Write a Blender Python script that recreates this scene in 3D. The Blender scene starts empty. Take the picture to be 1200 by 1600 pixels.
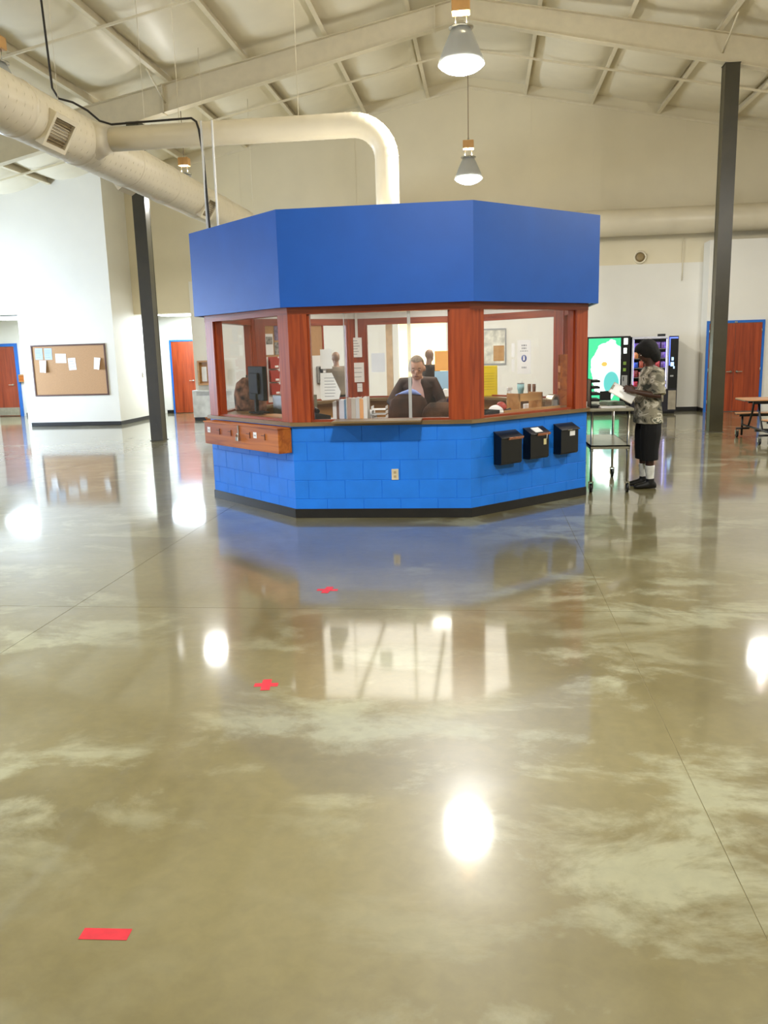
import bpy, bmesh, math, random
from mathutils import Vector, Matrix, Euler

random.seed(7)
SC = bpy.context.scene
COL = SC.collection
PI = math.pi

# ------------------------------------------------------------------ camera
H = 1.78
FPX, YAW, PITCH, ROLL = 1313.6, 0.12165, 0.1907, -0.0276
_f0 = Vector((-math.sin(YAW), math.cos(YAW), 0)); _r0 = Vector((math.cos(YAW), math.sin(YAW), 0)); _u0 = Vector((0, 0, 1))
FWD = _f0 * math.cos(PITCH) - _u0 * math.sin(PITCH)
_up = _u0 * math.cos(PITCH) + _f0 * math.sin(PITCH)
RGT = _r0 * math.cos(ROLL) + _up * math.sin(ROLL)
UPV = -_r0 * math.sin(ROLL) + _up * math.cos(ROLL)
cam_d = bpy.data.cameras.new('camera'); cam = bpy.data.objects.new('camera', cam_d); COL.objects.link(cam)
cam_d.sensor_fit = 'VERTICAL'; cam_d.sensor_height = 24.0; cam_d.lens = FPX / 1600 * 24.0
cam_d.clip_start = 0.05; cam_d.clip_end = 200
m3 = Matrix((RGT, UPV, -FWD)).transposed()
cam.matrix_world = Matrix.Translation((0, 0, H)) @ m3.to_4x4()
SC.camera = cam

def at(x, y, Y):
    """point of the place measured at photo pixel (x, y) on the plane Y"""
    d = FWD + RGT * ((x - 600) / FPX) - UPV * ((y - 800) / FPX)
    return Vector((0, 0, H)) + d * (Y / d.y)

# ------------------------------------------------------------------ world, view, daylight
w = bpy.data.worlds.new('world'); SC.world = w; w.use_nodes = True
w.node_tree.nodes['Background'].inputs[0].default_value = (0.75, 0.85, 1.0, 1)
w.node_tree.nodes['Background'].inputs[1].default_value = 0.6
SC.view_settings.view_transform = 'Standard'
SC.view_settings.look = 'None'
SC.view_settings.exposure = 0.0
SC.view_settings.gamma = 1.0
SC.view_settings.use_curve_mapping = False
SC.cycles.max_bounces = 6
SC.cycles.diffuse_bounces = 3
SC.cycles.glossy_bounces = 3
SC.cycles.transparent_max_bounces = 12
SC.cycles.caustics_reflective = False
SC.cycles.caustics_refractive = False
SC.cycles.sample_clamp_indirect = 6.0

LAMP_W = 330.0
LAMP_UP_W = 125.0
CORRIDOR_W = 170.0
DAYLIGHT_W = 800.0
LAMP_COL = (1.0, 0.975, 0.92)
COOL = (0.70, 0.84, 1.0)

def light_area(name, loc, rot, sx, sy, power, col, shape='RECTANGLE'):
    d = bpy.data.lights.new(name, 'AREA'); d.energy = power; d.color = col; d.shape = shape
    d.size = sx
    if shape in ('RECTANGLE', 'ELLIPSE'): d.size_y = sy
    o = bpy.data.objects.new(name, d); o.location = loc; o.rotation_euler = rot; COL.objects.link(o)
    return o

# daylight falling through the glazed front in the left wall (see window_1)
light_area('daylight', (-15.9, 18.4, 1.9), (0, -PI / 2, 0), 2.6, 4.2, DAYLIGHT_W * 1.6, (0.64, 0.79, 1.0))
light_area('daylight', (-15.9, 2.5, 1.9), (0, -PI / 2, 0), 2.6, 6.0, DAYLIGHT_W * 1.4, (0.70, 0.80, 1.0))

# ------------------------------------------------------------------ materials
MATS = {}
def lin(c):
    return tuple(((v / 12.92) if v <= 0.04045 else ((v + 0.055) / 1.055) ** 2.4) for v in c)
def rgb(r, g, b): return lin((r / 255, g / 255, b / 255))

def mat(name, col, rough=0.5, metal=0.0, var=0.08, scale=6.0, bump=0.0, bscale=60.0, stretch=None, spec=0.5, coat=0.0, emit=None, estr=0.0):
    """principled material with procedural tone variation (and fine relief) in object space"""
    if name in MATS: return MATS[name]
    m = bpy.data.materials.new(name); m.use_nodes = True; nt = m.node_tree; n = nt.nodes; l = nt.links
    b = n['Principled BSDF']
    tc = n.new('ShaderNodeTexCoord'); mp = n.new('ShaderNodeMapping')
    l.new(tc.outputs['Object'], mp.inputs[0])
    if stretch: mp.inputs['Scale'].default_value = stretch
    nz = n.new('ShaderNodeTexNoise'); nz.inputs['Scale'].default_value = scale; nz.inputs['Detail'].default_value = 5
    l.new(mp.outputs[0], nz.inputs['Vector'])
    cr = n.new('ShaderNodeValToRGB')
    lo = tuple(max(0, c * (1 - var * 2)) for c in col); hi = tuple(min(1, c * (1 + var * 2)) for c in col)
    cr.color_ramp.elements[0].position = 0.3; cr.color_ramp.elements[1].position = 0.7
    cr.color_ramp.elements[0].color = (*lo, 1); cr.color_ramp.elements[1].color = (*hi, 1)
    l.new(nz.outputs[0], cr.inputs[0]); l.new(cr.outputs[0], b.inputs['Base Color'])
    b.inputs['Roughness'].default_value = rough; b.inputs['Metallic'].default_value = metal
    b.inputs['Specular IOR Level'].default_value = spec
    b.inputs['Coat Weight'].default_value = coat
    if bump > 0:
        n2 = n.new('ShaderNodeTexNoise'); n2.inputs['Scale'].default_value = bscale; n2.inputs['Detail'].default_value = 3
        l.new(mp.outputs[0], n2.inputs['Vector'])
        bp = n.new('ShaderNodeBump'); bp.inputs['Strength'].default_value = bump; bp.inputs['Distance'].default_value = 0.004
        l.new(n2.outputs[0], bp.inputs['Height']); l.new(bp.outputs[0], b.inputs['Normal'])
    if emit:
        b.inputs['Emission Color'].default_value = (*emit, 1); b.inputs['Emission Strength'].default_value = estr
    MATS[name] = m
    return m

def wood(name, col, dark, rough=0.35, axis=2, scale=9.0, coat=0.2):
    if name in MATS: return MATS[name]
    m = bpy.data.materials.new(name); m.use_nodes = True; nt = m.node_tree; n = nt.nodes; l = nt.links
    b = n['Principled BSDF']; tc = n.new('ShaderNodeTexCoord'); mp = n.new('ShaderNodeMapping')
    s = [scale, scale, scale]; s[axis] = scale * 0.06
    mp.inputs['Scale'].default_value = s
    l.new(tc.outputs['Object'], mp.inputs[0])
    nz = n.new('ShaderNodeTexNoise'); nz.inputs['Scale'].default_value = 2.2; nz.inputs['Detail'].default_value = 8; nz.inputs['Distortion'].default_value = 0.8
    l.new(mp.outputs[0], nz.inputs['Vector'])
    cr = n.new('ShaderNodeValToRGB'); cr.color_ramp.elements[0].position = 0.32; cr.color_ramp.elements[1].position = 0.68
    cr.color_ramp.elements[0].color = (*dark, 1); cr.color_ramp.elements[1].color = (*col, 1)
    l.new(nz.outputs[0], cr.inputs[0]); l.new(cr.outputs[0], b.inputs['Base Color'])
    b.inputs['Roughness'].default_value = rough; b.inputs['Coat Weight'].default_value = coat; b.inputs['Coat Roughness'].default_value = 0.2
    MATS[name] = m
    return m

def emis(name, col, s):
    if name in MATS: return MATS[name]
    m = bpy.data.materials.new(name); m.use_nodes = True; b = m.node_tree.nodes['Principled BSDF']
    b.inputs['Base Color'].default_value = (*col, 1); b.inputs['Emission Color'].default_value = (*col, 1); b.inputs['Emission Strength'].default_value = s
    MATS[name] = m
    return m

def glass(name, tint=(1, 1, 1), refl=0.07, rough=0.02, haze=0.0):
    """thin sheet: mostly clear, a fresnel share mirrored, optionally a little milky"""
    if name in MATS: return MATS[name]
    m = bpy.data.materials.new(name); m.use_nodes = True; nt = m.node_tree; n = nt.nodes; l = nt.links
    n.remove(n['Principled BSDF']); out = n['Material Output']
    t = n.new('ShaderNodeBsdfTransparent'); t.inputs[0].default_value = (*tint, 1)
    g = n.new('ShaderNodeBsdfGlossy'); g.inputs['Roughness'].default_value = rough
    lw = n.new('ShaderNodeLayerWeight'); lw.inputs[0].default_value = 0.5
    pw_ = n.new('ShaderNodeMath'); pw_.operation = 'POWER'; pw_.inputs[1].default_value = 5.0; l.new(lw.outputs['Facing'], pw_.inputs[0])
    ad = n.new('ShaderNodeMath'); ad.operation = 'MULTIPLY_ADD'; ad.inputs[1].default_value = 0.4; ad.inputs[2].default_value = 0.03; l.new(pw_.outputs[0], ad.inputs[0])
    mx = n.new('ShaderNodeMixShader'); l.new(ad.outputs[0], mx.inputs[0]); l.new(t.outputs[0], mx.inputs[1]); l.new(g.outputs[0], mx.inputs[2])
    last = mx
    if haze > 0:
        d = n.new('ShaderNodeBsdfDiffuse'); d.inputs[0].default_value = (0.85, 0.88, 0.9, 1)
        m2 = n.new('ShaderNodeMixShader'); m2.inputs[0].default_value = haze
        l.new(mx.outputs[0], m2.inputs[1]); l.new(d.outputs[0], m2.inputs[2]); last = m2
    l.new(last.outputs[0], out.inputs[0])
    MATS[name] = m
    return m

def floor_material():
    m = bpy.data.materials.new('polished_concrete'); m.use_nodes = True; nt = m.node_tree; n = nt.nodes; l = nt.links
    b = n['Principled BSDF']; geo = n.new('ShaderNodeNewGeometry')
    def noise(scale, detail, dist=0.0, rough=0.55, off=(0, 0, 0), sc=(1, 1, 1)):
        mp = n.new('ShaderNodeMapping'); mp.inputs['Location'].default_value = off; mp.inputs['Scale'].default_value = sc
        l.new(geo.outputs['Position'], mp.inputs[0])
        z = n.new('ShaderNodeTexNoise'); z.inputs['Scale'].default_value = scale; z.inputs['Detail'].default_value = detail
        z.inputs['Distortion'].default_value = dist; z.inputs['Roughness'].default_value = rough
        l.new(mp.outputs[0], z.inputs['Vector']); return z
    def ramp(src, p0, p1, c0, c1):
        r = n.new('ShaderNodeValToRGB'); r.color_ramp.elements[0].position = p0; r.color_ramp.elements[1].position = p1
        r.color_ramp.elements[0].color = (*c0, 1); r.color_ramp.elements[1].color = (*c1, 1); l.new(src, r.inputs[0]); return r
    def mix(fac, a, bb, mode='MIX'):
        x = n.new('ShaderNodeMix'); x.data_type = 'RGBA'; x.blend_type = mode
        if isinstance(fac, float): x.inputs[0].default_value = fac
        else: l.new(fac, x.inputs[0])
        l.new(a, x.inputs[6]); l.new(bb, x.inputs[7]); return x.outputs[2]
    big = noise(0.55, 3, 0.4, 0.5, (3.1, 1.7, 0))
    base = ramp(big.outputs[0], 0.36, 0.66, rgb(98, 89, 52), rgb(120, 112, 76))
    blotch = noise(1.25, 10, 0.35, 0.66, (5.2, 9.1, 0), (1.0, 1.5, 1))
    bf = ramp(blotch.outputs[0], 0.50, 0.60, (0, 0, 0), (1, 1, 1))
    zone = noise(0.38, 2, 0.2, 0.5, (8.3, 2.4, 0)); zf = ramp(zone.outputs[0], 0.40, 0.58, (0.06,) * 3, (0.8,) * 3)
    mm = n.new('ShaderNodeMath'); mm.operation = 'MULTIPLY'; l.new(bf.outputs[0], mm.inputs[0]); l.new(zf.outputs[0], mm.inputs[1])
    pale = n.new('ShaderNodeRGB'); pale.outputs[0].default_value = (*rgb(150, 150, 122), 1)
    c1 = mix(mm.outputs[0], base.outputs[0], pale.outputs[0])
    fine = noise(14, 6, 0.3, 0.6); ff = ramp(fine.outputs[0], 0.35, 0.7, (0.86, 0.86, 0.86), (1.06, 1.05, 1.03))
    c2 = mix(0.75, c1, ff.outputs[0], 'MULTIPLY')
    l.new(c2, b.inputs['Base Color'])
    rr = n.new('ShaderNodeMapRange'); rr.inputs[1].default_value = 0.3; rr.inputs[2].default_value = 0.7; rr.inputs[3].default_value = 0.30; rr.inputs[4].default_value = 0.42
    l.new(blotch.outputs[0], rr.inputs[0]); l.new(rr.outputs[0], b.inputs['Roughness'])
    b.inputs['Specular IOR Level'].default_value = 0.38
    b.inputs['Coat Weight'].default_value = 0.9; b.inputs['Coat Roughness'].default_value = 0.072; b.inputs['Coat IOR'].default_value = 1.55
    wav = noise(2.2, 2); bp = n.new('ShaderNodeBump'); bp.inputs['Strength'].default_value = 0.05; bp.inputs['Distance'].default_value = 0.01
    l.new(wav.outputs[0], bp.inputs['Height']); l.new(bp.outputs[0], b.inputs['Coat Normal'])
    return m

M_FLOOR = floor_material()
M_JOINT = mat('joint_filler', rgb(128, 118, 84), 0.8)
M_WALL = mat('painted_wall', rgb(230, 226, 214), 0.55, var=0.012, scale=1.2, bump=0.05, bscale=90)
M_LINER = mat('cream_liner_panel', rgb(226, 214, 182), 0.5, var=0.015, scale=1.2)
M_CEIL = mat('vinyl_insulation', rgb(236, 226, 200), 0.38, var=0.02, scale=1.5, bump=0.25, bscale=9)
M_STEELW = mat('cream_painted_steel', rgb(226, 214, 184), 0.45, var=0.02)
M_DECK = mat('roof_sheet', rgb(190, 184, 168), 0.6)
M_DUCT = mat('cream_painted_duct', rgb(228, 216, 188), 0.35, var=0.02, scale=2)
M_BASE = mat('black_rubber_cove', rgb(24, 22, 20), 0.4, var=0.1)
M_BLUE = mat('blue_paint_shaded', rgb(8, 86, 182), 0.45, var=0.03, scale=2.5, bump=0.12, bscale=120)  # same paint as the blocks; the fascia's dimmer light is put into this colour
M_BLUEBLK = mat('blue_paint_block_lit', rgb(22, 122, 230), 0.5, var=0.04, scale=4, bump=0.5, bscale=150)  # same kiosk blue, with brighter light on the blocks put into the colour
M_BLUEFR = mat('blue_door_frame', rgb(32, 104, 190), 0.4, var=0.03)
M_OAK = wood('red_stained_oak', rgb(172, 74, 26), rgb(128, 44, 12))
M_OAKH = wood('red_stained_oak_rail', rgb(170, 74, 28), rgb(122, 42, 14), axis=0)
M_DOOR = wood('door_veneer', rgb(166, 70, 30), rgb(126, 46, 18), axis=2, scale=7)
M_BOX = wood('varnished_plywood', rgb(196, 112, 32), rgb(140, 66, 10), axis=0, scale=6, coat=0.0, rough=0.55)
M_CAP = wood('counter_laminate', rgb(132, 108, 70), rgb(104, 82, 48), axis=0, scale=7)
M_TAN = wood('tan_wood', rgb(196, 150, 92), rgb(168, 120, 66), axis=0, scale=6)
M_COLUMN = mat('dark_bronze_steel', rgb(62, 57, 38), 0.38, var=0.08, scale=3)
M_BLACK = mat('black_plastic', rgb(14, 14, 14), 0.4, var=0.1)
M_BLACKM = mat('black_enamel', rgb(10, 10, 11), 0.3, var=0.1)
M_CHROME = mat('brushed_steel', rgb(190, 186, 172), 0.28, metal=1.0, var=0.05, scale=20)
M_STAIN = mat('stainless_sheet', rgb(176, 172, 156), 0.35, metal=0.9, var=0.05, scale=12)
M_PAPER = mat('white_paper', rgb(238, 238, 236), 0.7, var=0.02)
M_WHITE = mat('white_plastic', rgb(232, 232, 230), 0.4, var=0.02)
M_MONITOR = mat('matt_black_plastic', rgb(12, 12, 12), 0.7, var=0.1, spec=0.15)
M_GREY = mat('grey_plastic', rgb(150, 150, 148), 0.45, var=0.05)
M_CORK = mat('cork_board', rgb(186, 146, 106), 0.85, var=0.07, scale=60, bump=0.4, bscale=200)
M_RED = mat('red_tape', rgb(184, 22, 38), 0.45, var=0.06, scale=30)
M_GLASS = glass('window_glass')
M_GLASSE = glass('acrylic_sheet', (0.93, 0.96, 0.94), haze=0.10)
M_LAMP = emis('lamp_lens', (0.95, 0.98, 1.0), 26.0)
M_TROFF = emis('troffer_lens', (0.86, 0.94, 1.0), 9.0)
M_KLAMP = emis('kiosk_lens', (1.0, 0.96, 0.86), 12.0)
M_KPANEL = emis('kiosk_panel_lens', (1.0, 0.95, 0.84), 3.3)
M_LAMPOFF = mat('unlit_lens', rgb(180, 184, 178), 0.25)

# ------------------------------------------------------------------ mesh helpers
class MB:
    def __init__(self): self.v = []; self.f = []; self.sm = []
    def add(self, vs, fs, smooth=False):
        o = len(self.v); self.v += [tuple(p) for p in vs]
        for f in fs: self.f.append(tuple(i + o for i in f)); self.sm.append(smooth)
        return self
    def box(self, x0, x1, y0, y1, z0, z1, bev=0.0):
        if bev <= 0:
            vs = [(x, y, z) for z in (z0, z1) for y in (y0, y1) for x in (x0, x1)]
            return self.add(vs, [(0, 2, 3, 1), (4, 5, 7, 6), (0, 1, 5, 4), (2, 6, 7, 3), (0, 4, 6, 2), (1, 3, 7, 5)])
        bm = bmesh.new(); bmesh.ops.create_cube(bm, size=1.0)
        for v in bm.verts: v.co = Vector(((x0 + x1) / 2 + v.co.x * (x1 - x0), (y0 + y1) / 2 + v.co.y * (y1 - y0), (z0 + z1) / 2 + v.co.z * (z1 - z0)))
        b = min(bev, 0.45 * min(x1 - x0, y1 - y0, z1 - z0))
        bmesh.ops.bevel(bm, geom=bm.edges[:], offset=b, segments=2, affect='EDGES', profile=0.5)
        bm.verts.index_update()
        self.add([v.co.copy() for v in bm.verts], [[v.index for v in f.verts] for f in bm.faces]); bm.free()
        return self
    def prism(self, poly, z0, z1):
        n = len(poly); a = sum(poly[i][0] * poly[(i + 1) % n][1] - poly[(i + 1) % n][0] * poly[i][1] for i in range(n))
        if a < 0: poly = poly[::-1]
        vs = [(p[0], p[1], z0) for p in poly] + [(p[0], p[1], z1) for p in poly]
        fs = [tuple(range(n - 1, -1, -1)), tuple(range(n, 2 * n))] + [(i, (i + 1) % n, n + (i + 1) % n, n + i) for i in range(n)]
        return self.add(vs, fs)
    def prism_y(self, poly, y0, y1):
        """polygon in x,z extruded along y"""
        n = len(poly); a = sum(poly[i][0] * poly[(i + 1) % n][1] - poly[(i + 1) % n][0] * poly[i][1] for i in range(n))
        if a < 0: poly = poly[::-1]
        vs = [(p[0], y0, p[1]) for p in poly] + [(p[0], y1, p[1]) for p in poly]
        fs = [tuple(range(n)), tuple(range(2 * n - 1, n - 1, -1))] + [(i, n + i, n + (i + 1) % n, (i + 1) % n) for i in range(n)]
        return self.add(vs, fs)
    def tube(self, pts, rad, seg=10, caps=True, smooth=True):
        pts = [Vector(p) for p in pts]; k = len(pts)
        rs = rad if isinstance(rad, (list, tuple)) else [rad] * k
        tan = []
        for i in range(k):
            t = (pts[min(i + 1, k - 1)] - pts[max(i - 1, 0)]); tan.append(t.normalized())
        ref = Vector((0, 0, 1)) if abs(tan[0].z) < 0.9 else Vector((1, 0, 0))
        a = (ref - tan[0] * ref.dot(tan[0])).normalized(); vs = []
        for i in range(k):
            a = (a - tan[i] * a.dot(tan[i])).normalized(); b = tan[i].cross(a)
            for s in range(seg):
                th = 2 * PI * s / seg; vs.append(pts[i] + (a * math.cos(th) + b * math.sin(th)) * rs[i])
        fs = [(i * seg + s, i * seg + (s + 1) % seg, (i + 1) * seg + (s + 1) % seg, (i + 1) * seg + s) for i in range(k - 1) for s in range(seg)]
        self.add(vs, fs, smooth)
        if caps:
            o = len(self.v) - k * seg
            self.f.append(tuple(o + s for s in range(seg - 1, -1, -1))); self.sm.append(False)
            self.f.append(tuple(o + (k - 1) * seg + s for s in range(seg))); self.sm.append(False)
        return self
    def lathe(self, prof, seg=20, c=(0, 0, 0), smooth=True, closed=False):
        vs = []; k = len(prof)
        for r, z in prof:
            for s in range(seg):
                th = 2 * PI * s / seg; vs.append((c[0] + r * math.cos(th), c[1] + r * math.sin(th), c[2] + z))
        fs = [(i * seg + s, i * seg + (s + 1) % seg, (i + 1) * seg + (s + 1) % seg, (i + 1) * seg + s) for i in range(k - 1) for s in range(seg)]
        self.add(vs, fs, smooth)
        if not closed:
            o = len(self.v) - k * seg
            self.f.append(tuple(o + s for s in range(seg - 1, -1, -1))); self.sm.append(False)
            self.f.append(tuple(o + (k - 1) * seg + s for s in range(seg))); self.sm.append(False)
        return self
    def ell(self, c, rx, ry, rz, seg=14, ring=9, R=None):
        vs = []; c = Vector(c)
        for i in range(ring + 1):
            ph = PI * i / ring
            for s in range(seg):
                th = 2 * PI * s / seg
                p = Vector((rx * math.sin(ph) * math.cos(th), ry * math.sin(ph) * math.sin(th), rz * math.cos(ph)))
                if R is not None: p = R @ p
                vs.append(c + p)
        fs = [(i * seg + s, (i + 1) * seg + s, (i + 1) * seg + (s + 1) % seg, i * seg + (s + 1) % seg) for i in range(ring) for s in range(seg)]
        return self.add(vs, fs, True)
    def loft(self, rings, smooth=True):
        """rings: list of (centre, vec_a, vec_b) ellipses"""
        seg = 18; vs = []; k = len(rings)
        for c, a, b in rings:
            c = Vector(c); a = Vector(a); b = Vector(b)
            for s in range(seg):
                th = 2 * PI * s / seg; vs.append(c + a * math.cos(th) + b * math.sin(th))
        fs = [(i * seg + s, i * seg + (s + 1) % seg, (i + 1) * seg + (s + 1) % seg, (i + 1) * seg + s) for i in range(k - 1) for s in range(seg)]
        fs += [tuple(range(seg - 1, -1, -1)), tuple((k - 1) * seg + s for s in range(seg))]
        return self.add(vs, fs, smooth)
    def xf(self, M):
        self.v = [tuple(M @ Vector(p)) for p in self.v]; return self
    def mesh(self, name, material):
        me = bpy.data.meshes.new(name); me.from_pydata(self.v, [], self.f); me.update()
        me.polygons.foreach_set('use_smooth', self.sm)
        bm = bmesh.new(); bm.from_mesh(me); bmesh.ops.recalc_face_normals(bm, faces=bm.faces[:]); bm.to_mesh(me); bm.free()
        if material: me.materials.append(material)
        return me
    def build(self, name, material, parent=None, loc=None, rot=None):
        return link(name, self.mesh(name, material), parent, loc, rot)
    def remesh(self, name, material, voxel, parent=None, smooth=4):
        """fuse overlapping volumes into one continuous skin"""
        me = self.mesh(name, None); o = bpy.data.objects.new(name, me); COL.objects.link(o)
        md = o.modifiers.new('r', 'REMESH'); md.mode = 'VOXEL'; md.voxel_size = voxel; md.use_smooth_shade = True
        if smooth:
            sm = o.modifiers.new('s', 'SMOOTH'); sm.iterations = smooth; sm.factor = 0.5
        dg = bpy.context.evaluated_depsgraph_get(); ev = o.evaluated_get(dg); nm = bpy.data.meshes.new_from_object(ev)
        bpy.data.objects.remove(o); bpy.data.meshes.remove(me)
        nm.materials.clear(); nm.materials.append(material); nm.polygons.foreach_set('use_smooth', [True] * len(nm.polygons))
        return link(name, nm, parent)

def link(name, me, parent=None, loc=None, rot=None):
    o = bpy.data.objects.new(name, me); COL.objects.link(o)
    if parent is not None: o.parent = parent
    if loc is not None: o.location = loc
    if rot is not None: o.rotation_euler = rot
    return o
def empty(name, loc=(0, 0, 0), rotz=0.0, parent=None):
    o = bpy.data.objects.new(name, None); COL.objects.link(o); o.location = loc; o.rotation_euler = (0, 0, rotz); o.empty_display_size = 0.1
    if parent is not None: o.parent = parent
    return o
def tag(o, label, cat, group=None):
    o['label'] = label; o['category'] = cat
    if group: o['group'] = group
    return o
def struct(o, label=None):
    o['kind'] = 'structure'
    if label: o['label'] = label
    return o
def thing(name, label, cat, loc=(0, 0, 0), rotz=0.0, group=None):
    return tag(empty(name, loc, rotz), label, cat, group)
def part(o, label): o['label'] = label; return o

# ------------------------------------------------------------------ building dimensions
XL, XR, YN, YB = -15.5, 13.5, -6.0, 22.9
RIDGE = -0.35
def roof(x): return 8.42 - 0.195 * abs(x - RIDGE)
YBUL, YDOOR, YCOR = 21.5, 22.3, 25.6
FRAME_Y = 17.37

# ---- floor: concrete slabs between control joints
fl = struct(MB().box(XL - 0.3, XR + 0.3, YN - 0.3, 30, -0.25, -0.004).build('floor', M_JOINT), 'polished olive concrete floor with control joints')
xs = [XL] + [x for x in (-14.25, -10.45, -6.80, -2.98, 0.84, 4.65, 8.45, 12.25)] + [XR]
ys = [YN] + [-2.31, 1.64, 5.59, 9.54, 13.49, 17.44, 21.39, 25.34] + [29.6]
g = 0.002
for i in range(len(xs) - 1):
    for j in range(len(ys) - 1):
        MB().box(xs[i] + g, xs[i + 1] - g, ys[j] + g, ys[j + 1] - g, -0.004, 0.0).build('slab', M_FLOOR, fl)

# ---- walls
def wall_x(mb, x0, x1, y0, y1, holes=(), top=None, z1=None):
    """wall along x with rectangular holes (hx0,hx1,hz1) open to the floor; top follows the roof unless z1"""
    cuts = sorted(set([x0, x1] + [h for q in holes for h in q[:2]] + ([RIDGE] if x0 < RIDGE < x1 and z1 is None else [])))
    for a, b in zip(cuts[:-1], cuts[1:]):
        zb = 0.0
        for q in holes:
            if q[0] <= a and b <= q[1]: zb = q[2]
        za, zb2 = (z1, z1) if z1 is not None else (roof(a) + 0.1, roof(b) + 0.1)
        mb.prism_y([(a, zb), (b, zb), (b, zb2), (a, za)], y0, y1)
    return mb
XOP0, XOP1, ZOP = -9.62, -7.98, 2.92          # lit corridor opening in the back wall
XO2, XO3, ZO2 = -2.28, -1.0, 2.5               # doorway to the lit room behind the kiosk
wb = struct(wall_x(MB(), -9.62, XR, YB, YB + 0.2, [(XOP0, XOP1, ZOP), (XO2, XO3, ZO2)]).build('wall_back', M_LINER), 'tall cream gable wall')
wl = struct(wall_x(MB(), XL, -9.62, YBUL, YBUL + 0.2, [(XL, -12.15, 2.98)]).build('wall_back_left', M_WALL), 'white wall carrying the bulletin board')
struct(MB().prism([(-9.62, YBUL + 0.2), (-9.62, YB + 0.2), (-9.82, YB + 0.2), (-9.82, YBUL + 0.2)], 0, roof(-9.6) + 0.1).build('wall_return_left', M_WALL))
struct(MB().box(5.52, XR, YDOOR, YB, 0, 4.2).build('wall_back_right', M_WALL), 'lower white wall holding the double door')
struct(MB().box(XR, XR + 0.2, YN, YB + 0.2, 0, 6.0).build('wall_right', M_WALL))
struct(wall_x(MB(), XL, XR, YN - 0.2, YN).build('wall_front', M_WALL))
# left wall with a long glazed opening
lw = MB()
lw.box(XL - 0.2, XL, YN, -0.5, 0, 5.7); lw.box(XL - 0.2, XL, 5.5, 16.3, 0, 5.7); lw.box(XL - 0.2, XL, 20.5, YBUL + 0.2, 0, 5.7)
for ya, yb_ in ((-0.5, 5.5), (16.3, 20.5)): lw.box(XL - 0.2, XL, ya, yb_, 0, 0.6); lw.box(XL - 0.2, XL, ya, yb_, 3.2, 5.7)
struct(lw.build('wall_left', M_WALL))
for nm, yc, hl, nn in (('window_1', 18.4, 2.1, 3), ('window_2', 2.5, 3.0, 4)):
    w1 = struct(empty(nm, (XL - 0.1, yc, 0.6)), 'glazed window strip in the left wall'); st_ = 2 * hl / nn
    for k in range(nn + 1): MB().box(-0.04, 0.04, max(-hl, -hl + k * st_ - 0.03), min(hl, -hl + k * st_ + 0.03), 0, 2.6).build('mullion', M_BLUEFR, w1)
    for k in range(nn): MB().box(-0.006, 0.006, -hl + k * st_ + 0.03, -hl + (k + 1) * st_ - 0.03, 0.01, 2.59).build('pane', M_GLASS, w1)
# corridors beyond the openings
struct(MB().box(XL, -7.4, YCOR, YCOR + 0.2, 0, 3.2).build('wall_corridor_back', M_WALL), 'white back wall of the lit corridor')
struct(MB().box(-7.98, -7.8, YB + 0.2, YCOR, 0, 3.2).build('wall_corridor_right', M_WALL))
struct(MB().box(XL - 0.2, XL, YBUL, YCOR + 0.2, 0, 3.2).build('wall_corridor_left', M_WALL))
struct(MB().box(-9.62 - 0.2, -9.62, YB + 0.2, YCOR - 1.4, 0, 3.0).build('wall_corridor_inner', M_WALL))
struct(MB().box(-12.35, -12.15, YBUL + 0.2, YCOR - 1.4, 0, 3.0).build('wall_corridor_inner_left', M_WALL))
struct(MB().box(XL, -9.82, YBUL + 0.2, YB + 0.2, 3.0, 3.15).box(XL, -7.8, YB + 0.2, YCOR, 3.0, 3.15).build('ceiling_corridor', M_WALL))
# room behind the doorway in the gable wall
wr = MB(); wr.box(-3.6, -3.4, YB + 0.2, 27, 0, 2.9); wr.box(0.3, 0.5, YB + 0.2, 27, 0, 2.9); wr.box(-3.6, 0.5, 27, 27.2, 0, 2.9)
M_YWALL = mat('pale_yellow_wall', rgb(244, 238, 212), 0.6, var=0.02)
struct(wr.build('wall_room_behind', M_YWALL), 'pale yellow walls of the lit room behind')
struct(MB().box(-3.6, 0.5, YB + 0.2, 27.2, 2.9, 3.0).build('ceiling_room_behind', M_WALL))

# white drywall facing on the lower gable wall
LW = 3.74
fw = MB(); 
wall_x(fw, XOP1, 5.52, YB - 0.03, YB, [(XO2, XO3, ZO2)], z1=LW)
struct(fw.build('wall_back_lower', M_WALL), 'white lower facing of the gable wall')
YG = YB - 0.03
# cove bases
def base_x(name, x0, x1, y): struct(MB().box(x0, x1, y - 0.012, y, 0, 0.1, 0.004).build(name, M_BASE))
base_x('baseboard_bulletin', -12.15, -9.62, YBUL)
struct(MB().box(-9.62, -9.608, YBUL, YCOR - 1.4, 0, 0.1).build('baseboard_return', M_BASE))
base_x('baseboard_back', XOP1, XO2, YG); base_x('baseboard_back_right', XO3, 5.508, YG)
base_x('baseboard_corridor', -9.9, -9.62, YCOR); base_x('baseboard_corridor_left', -14.6, -12.2, YCOR)
struct(MB().box(5.508, 5.52, YDOOR, YB - 0.012, 0, 0.1).build('baseboard_jog', M_BASE))

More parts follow.
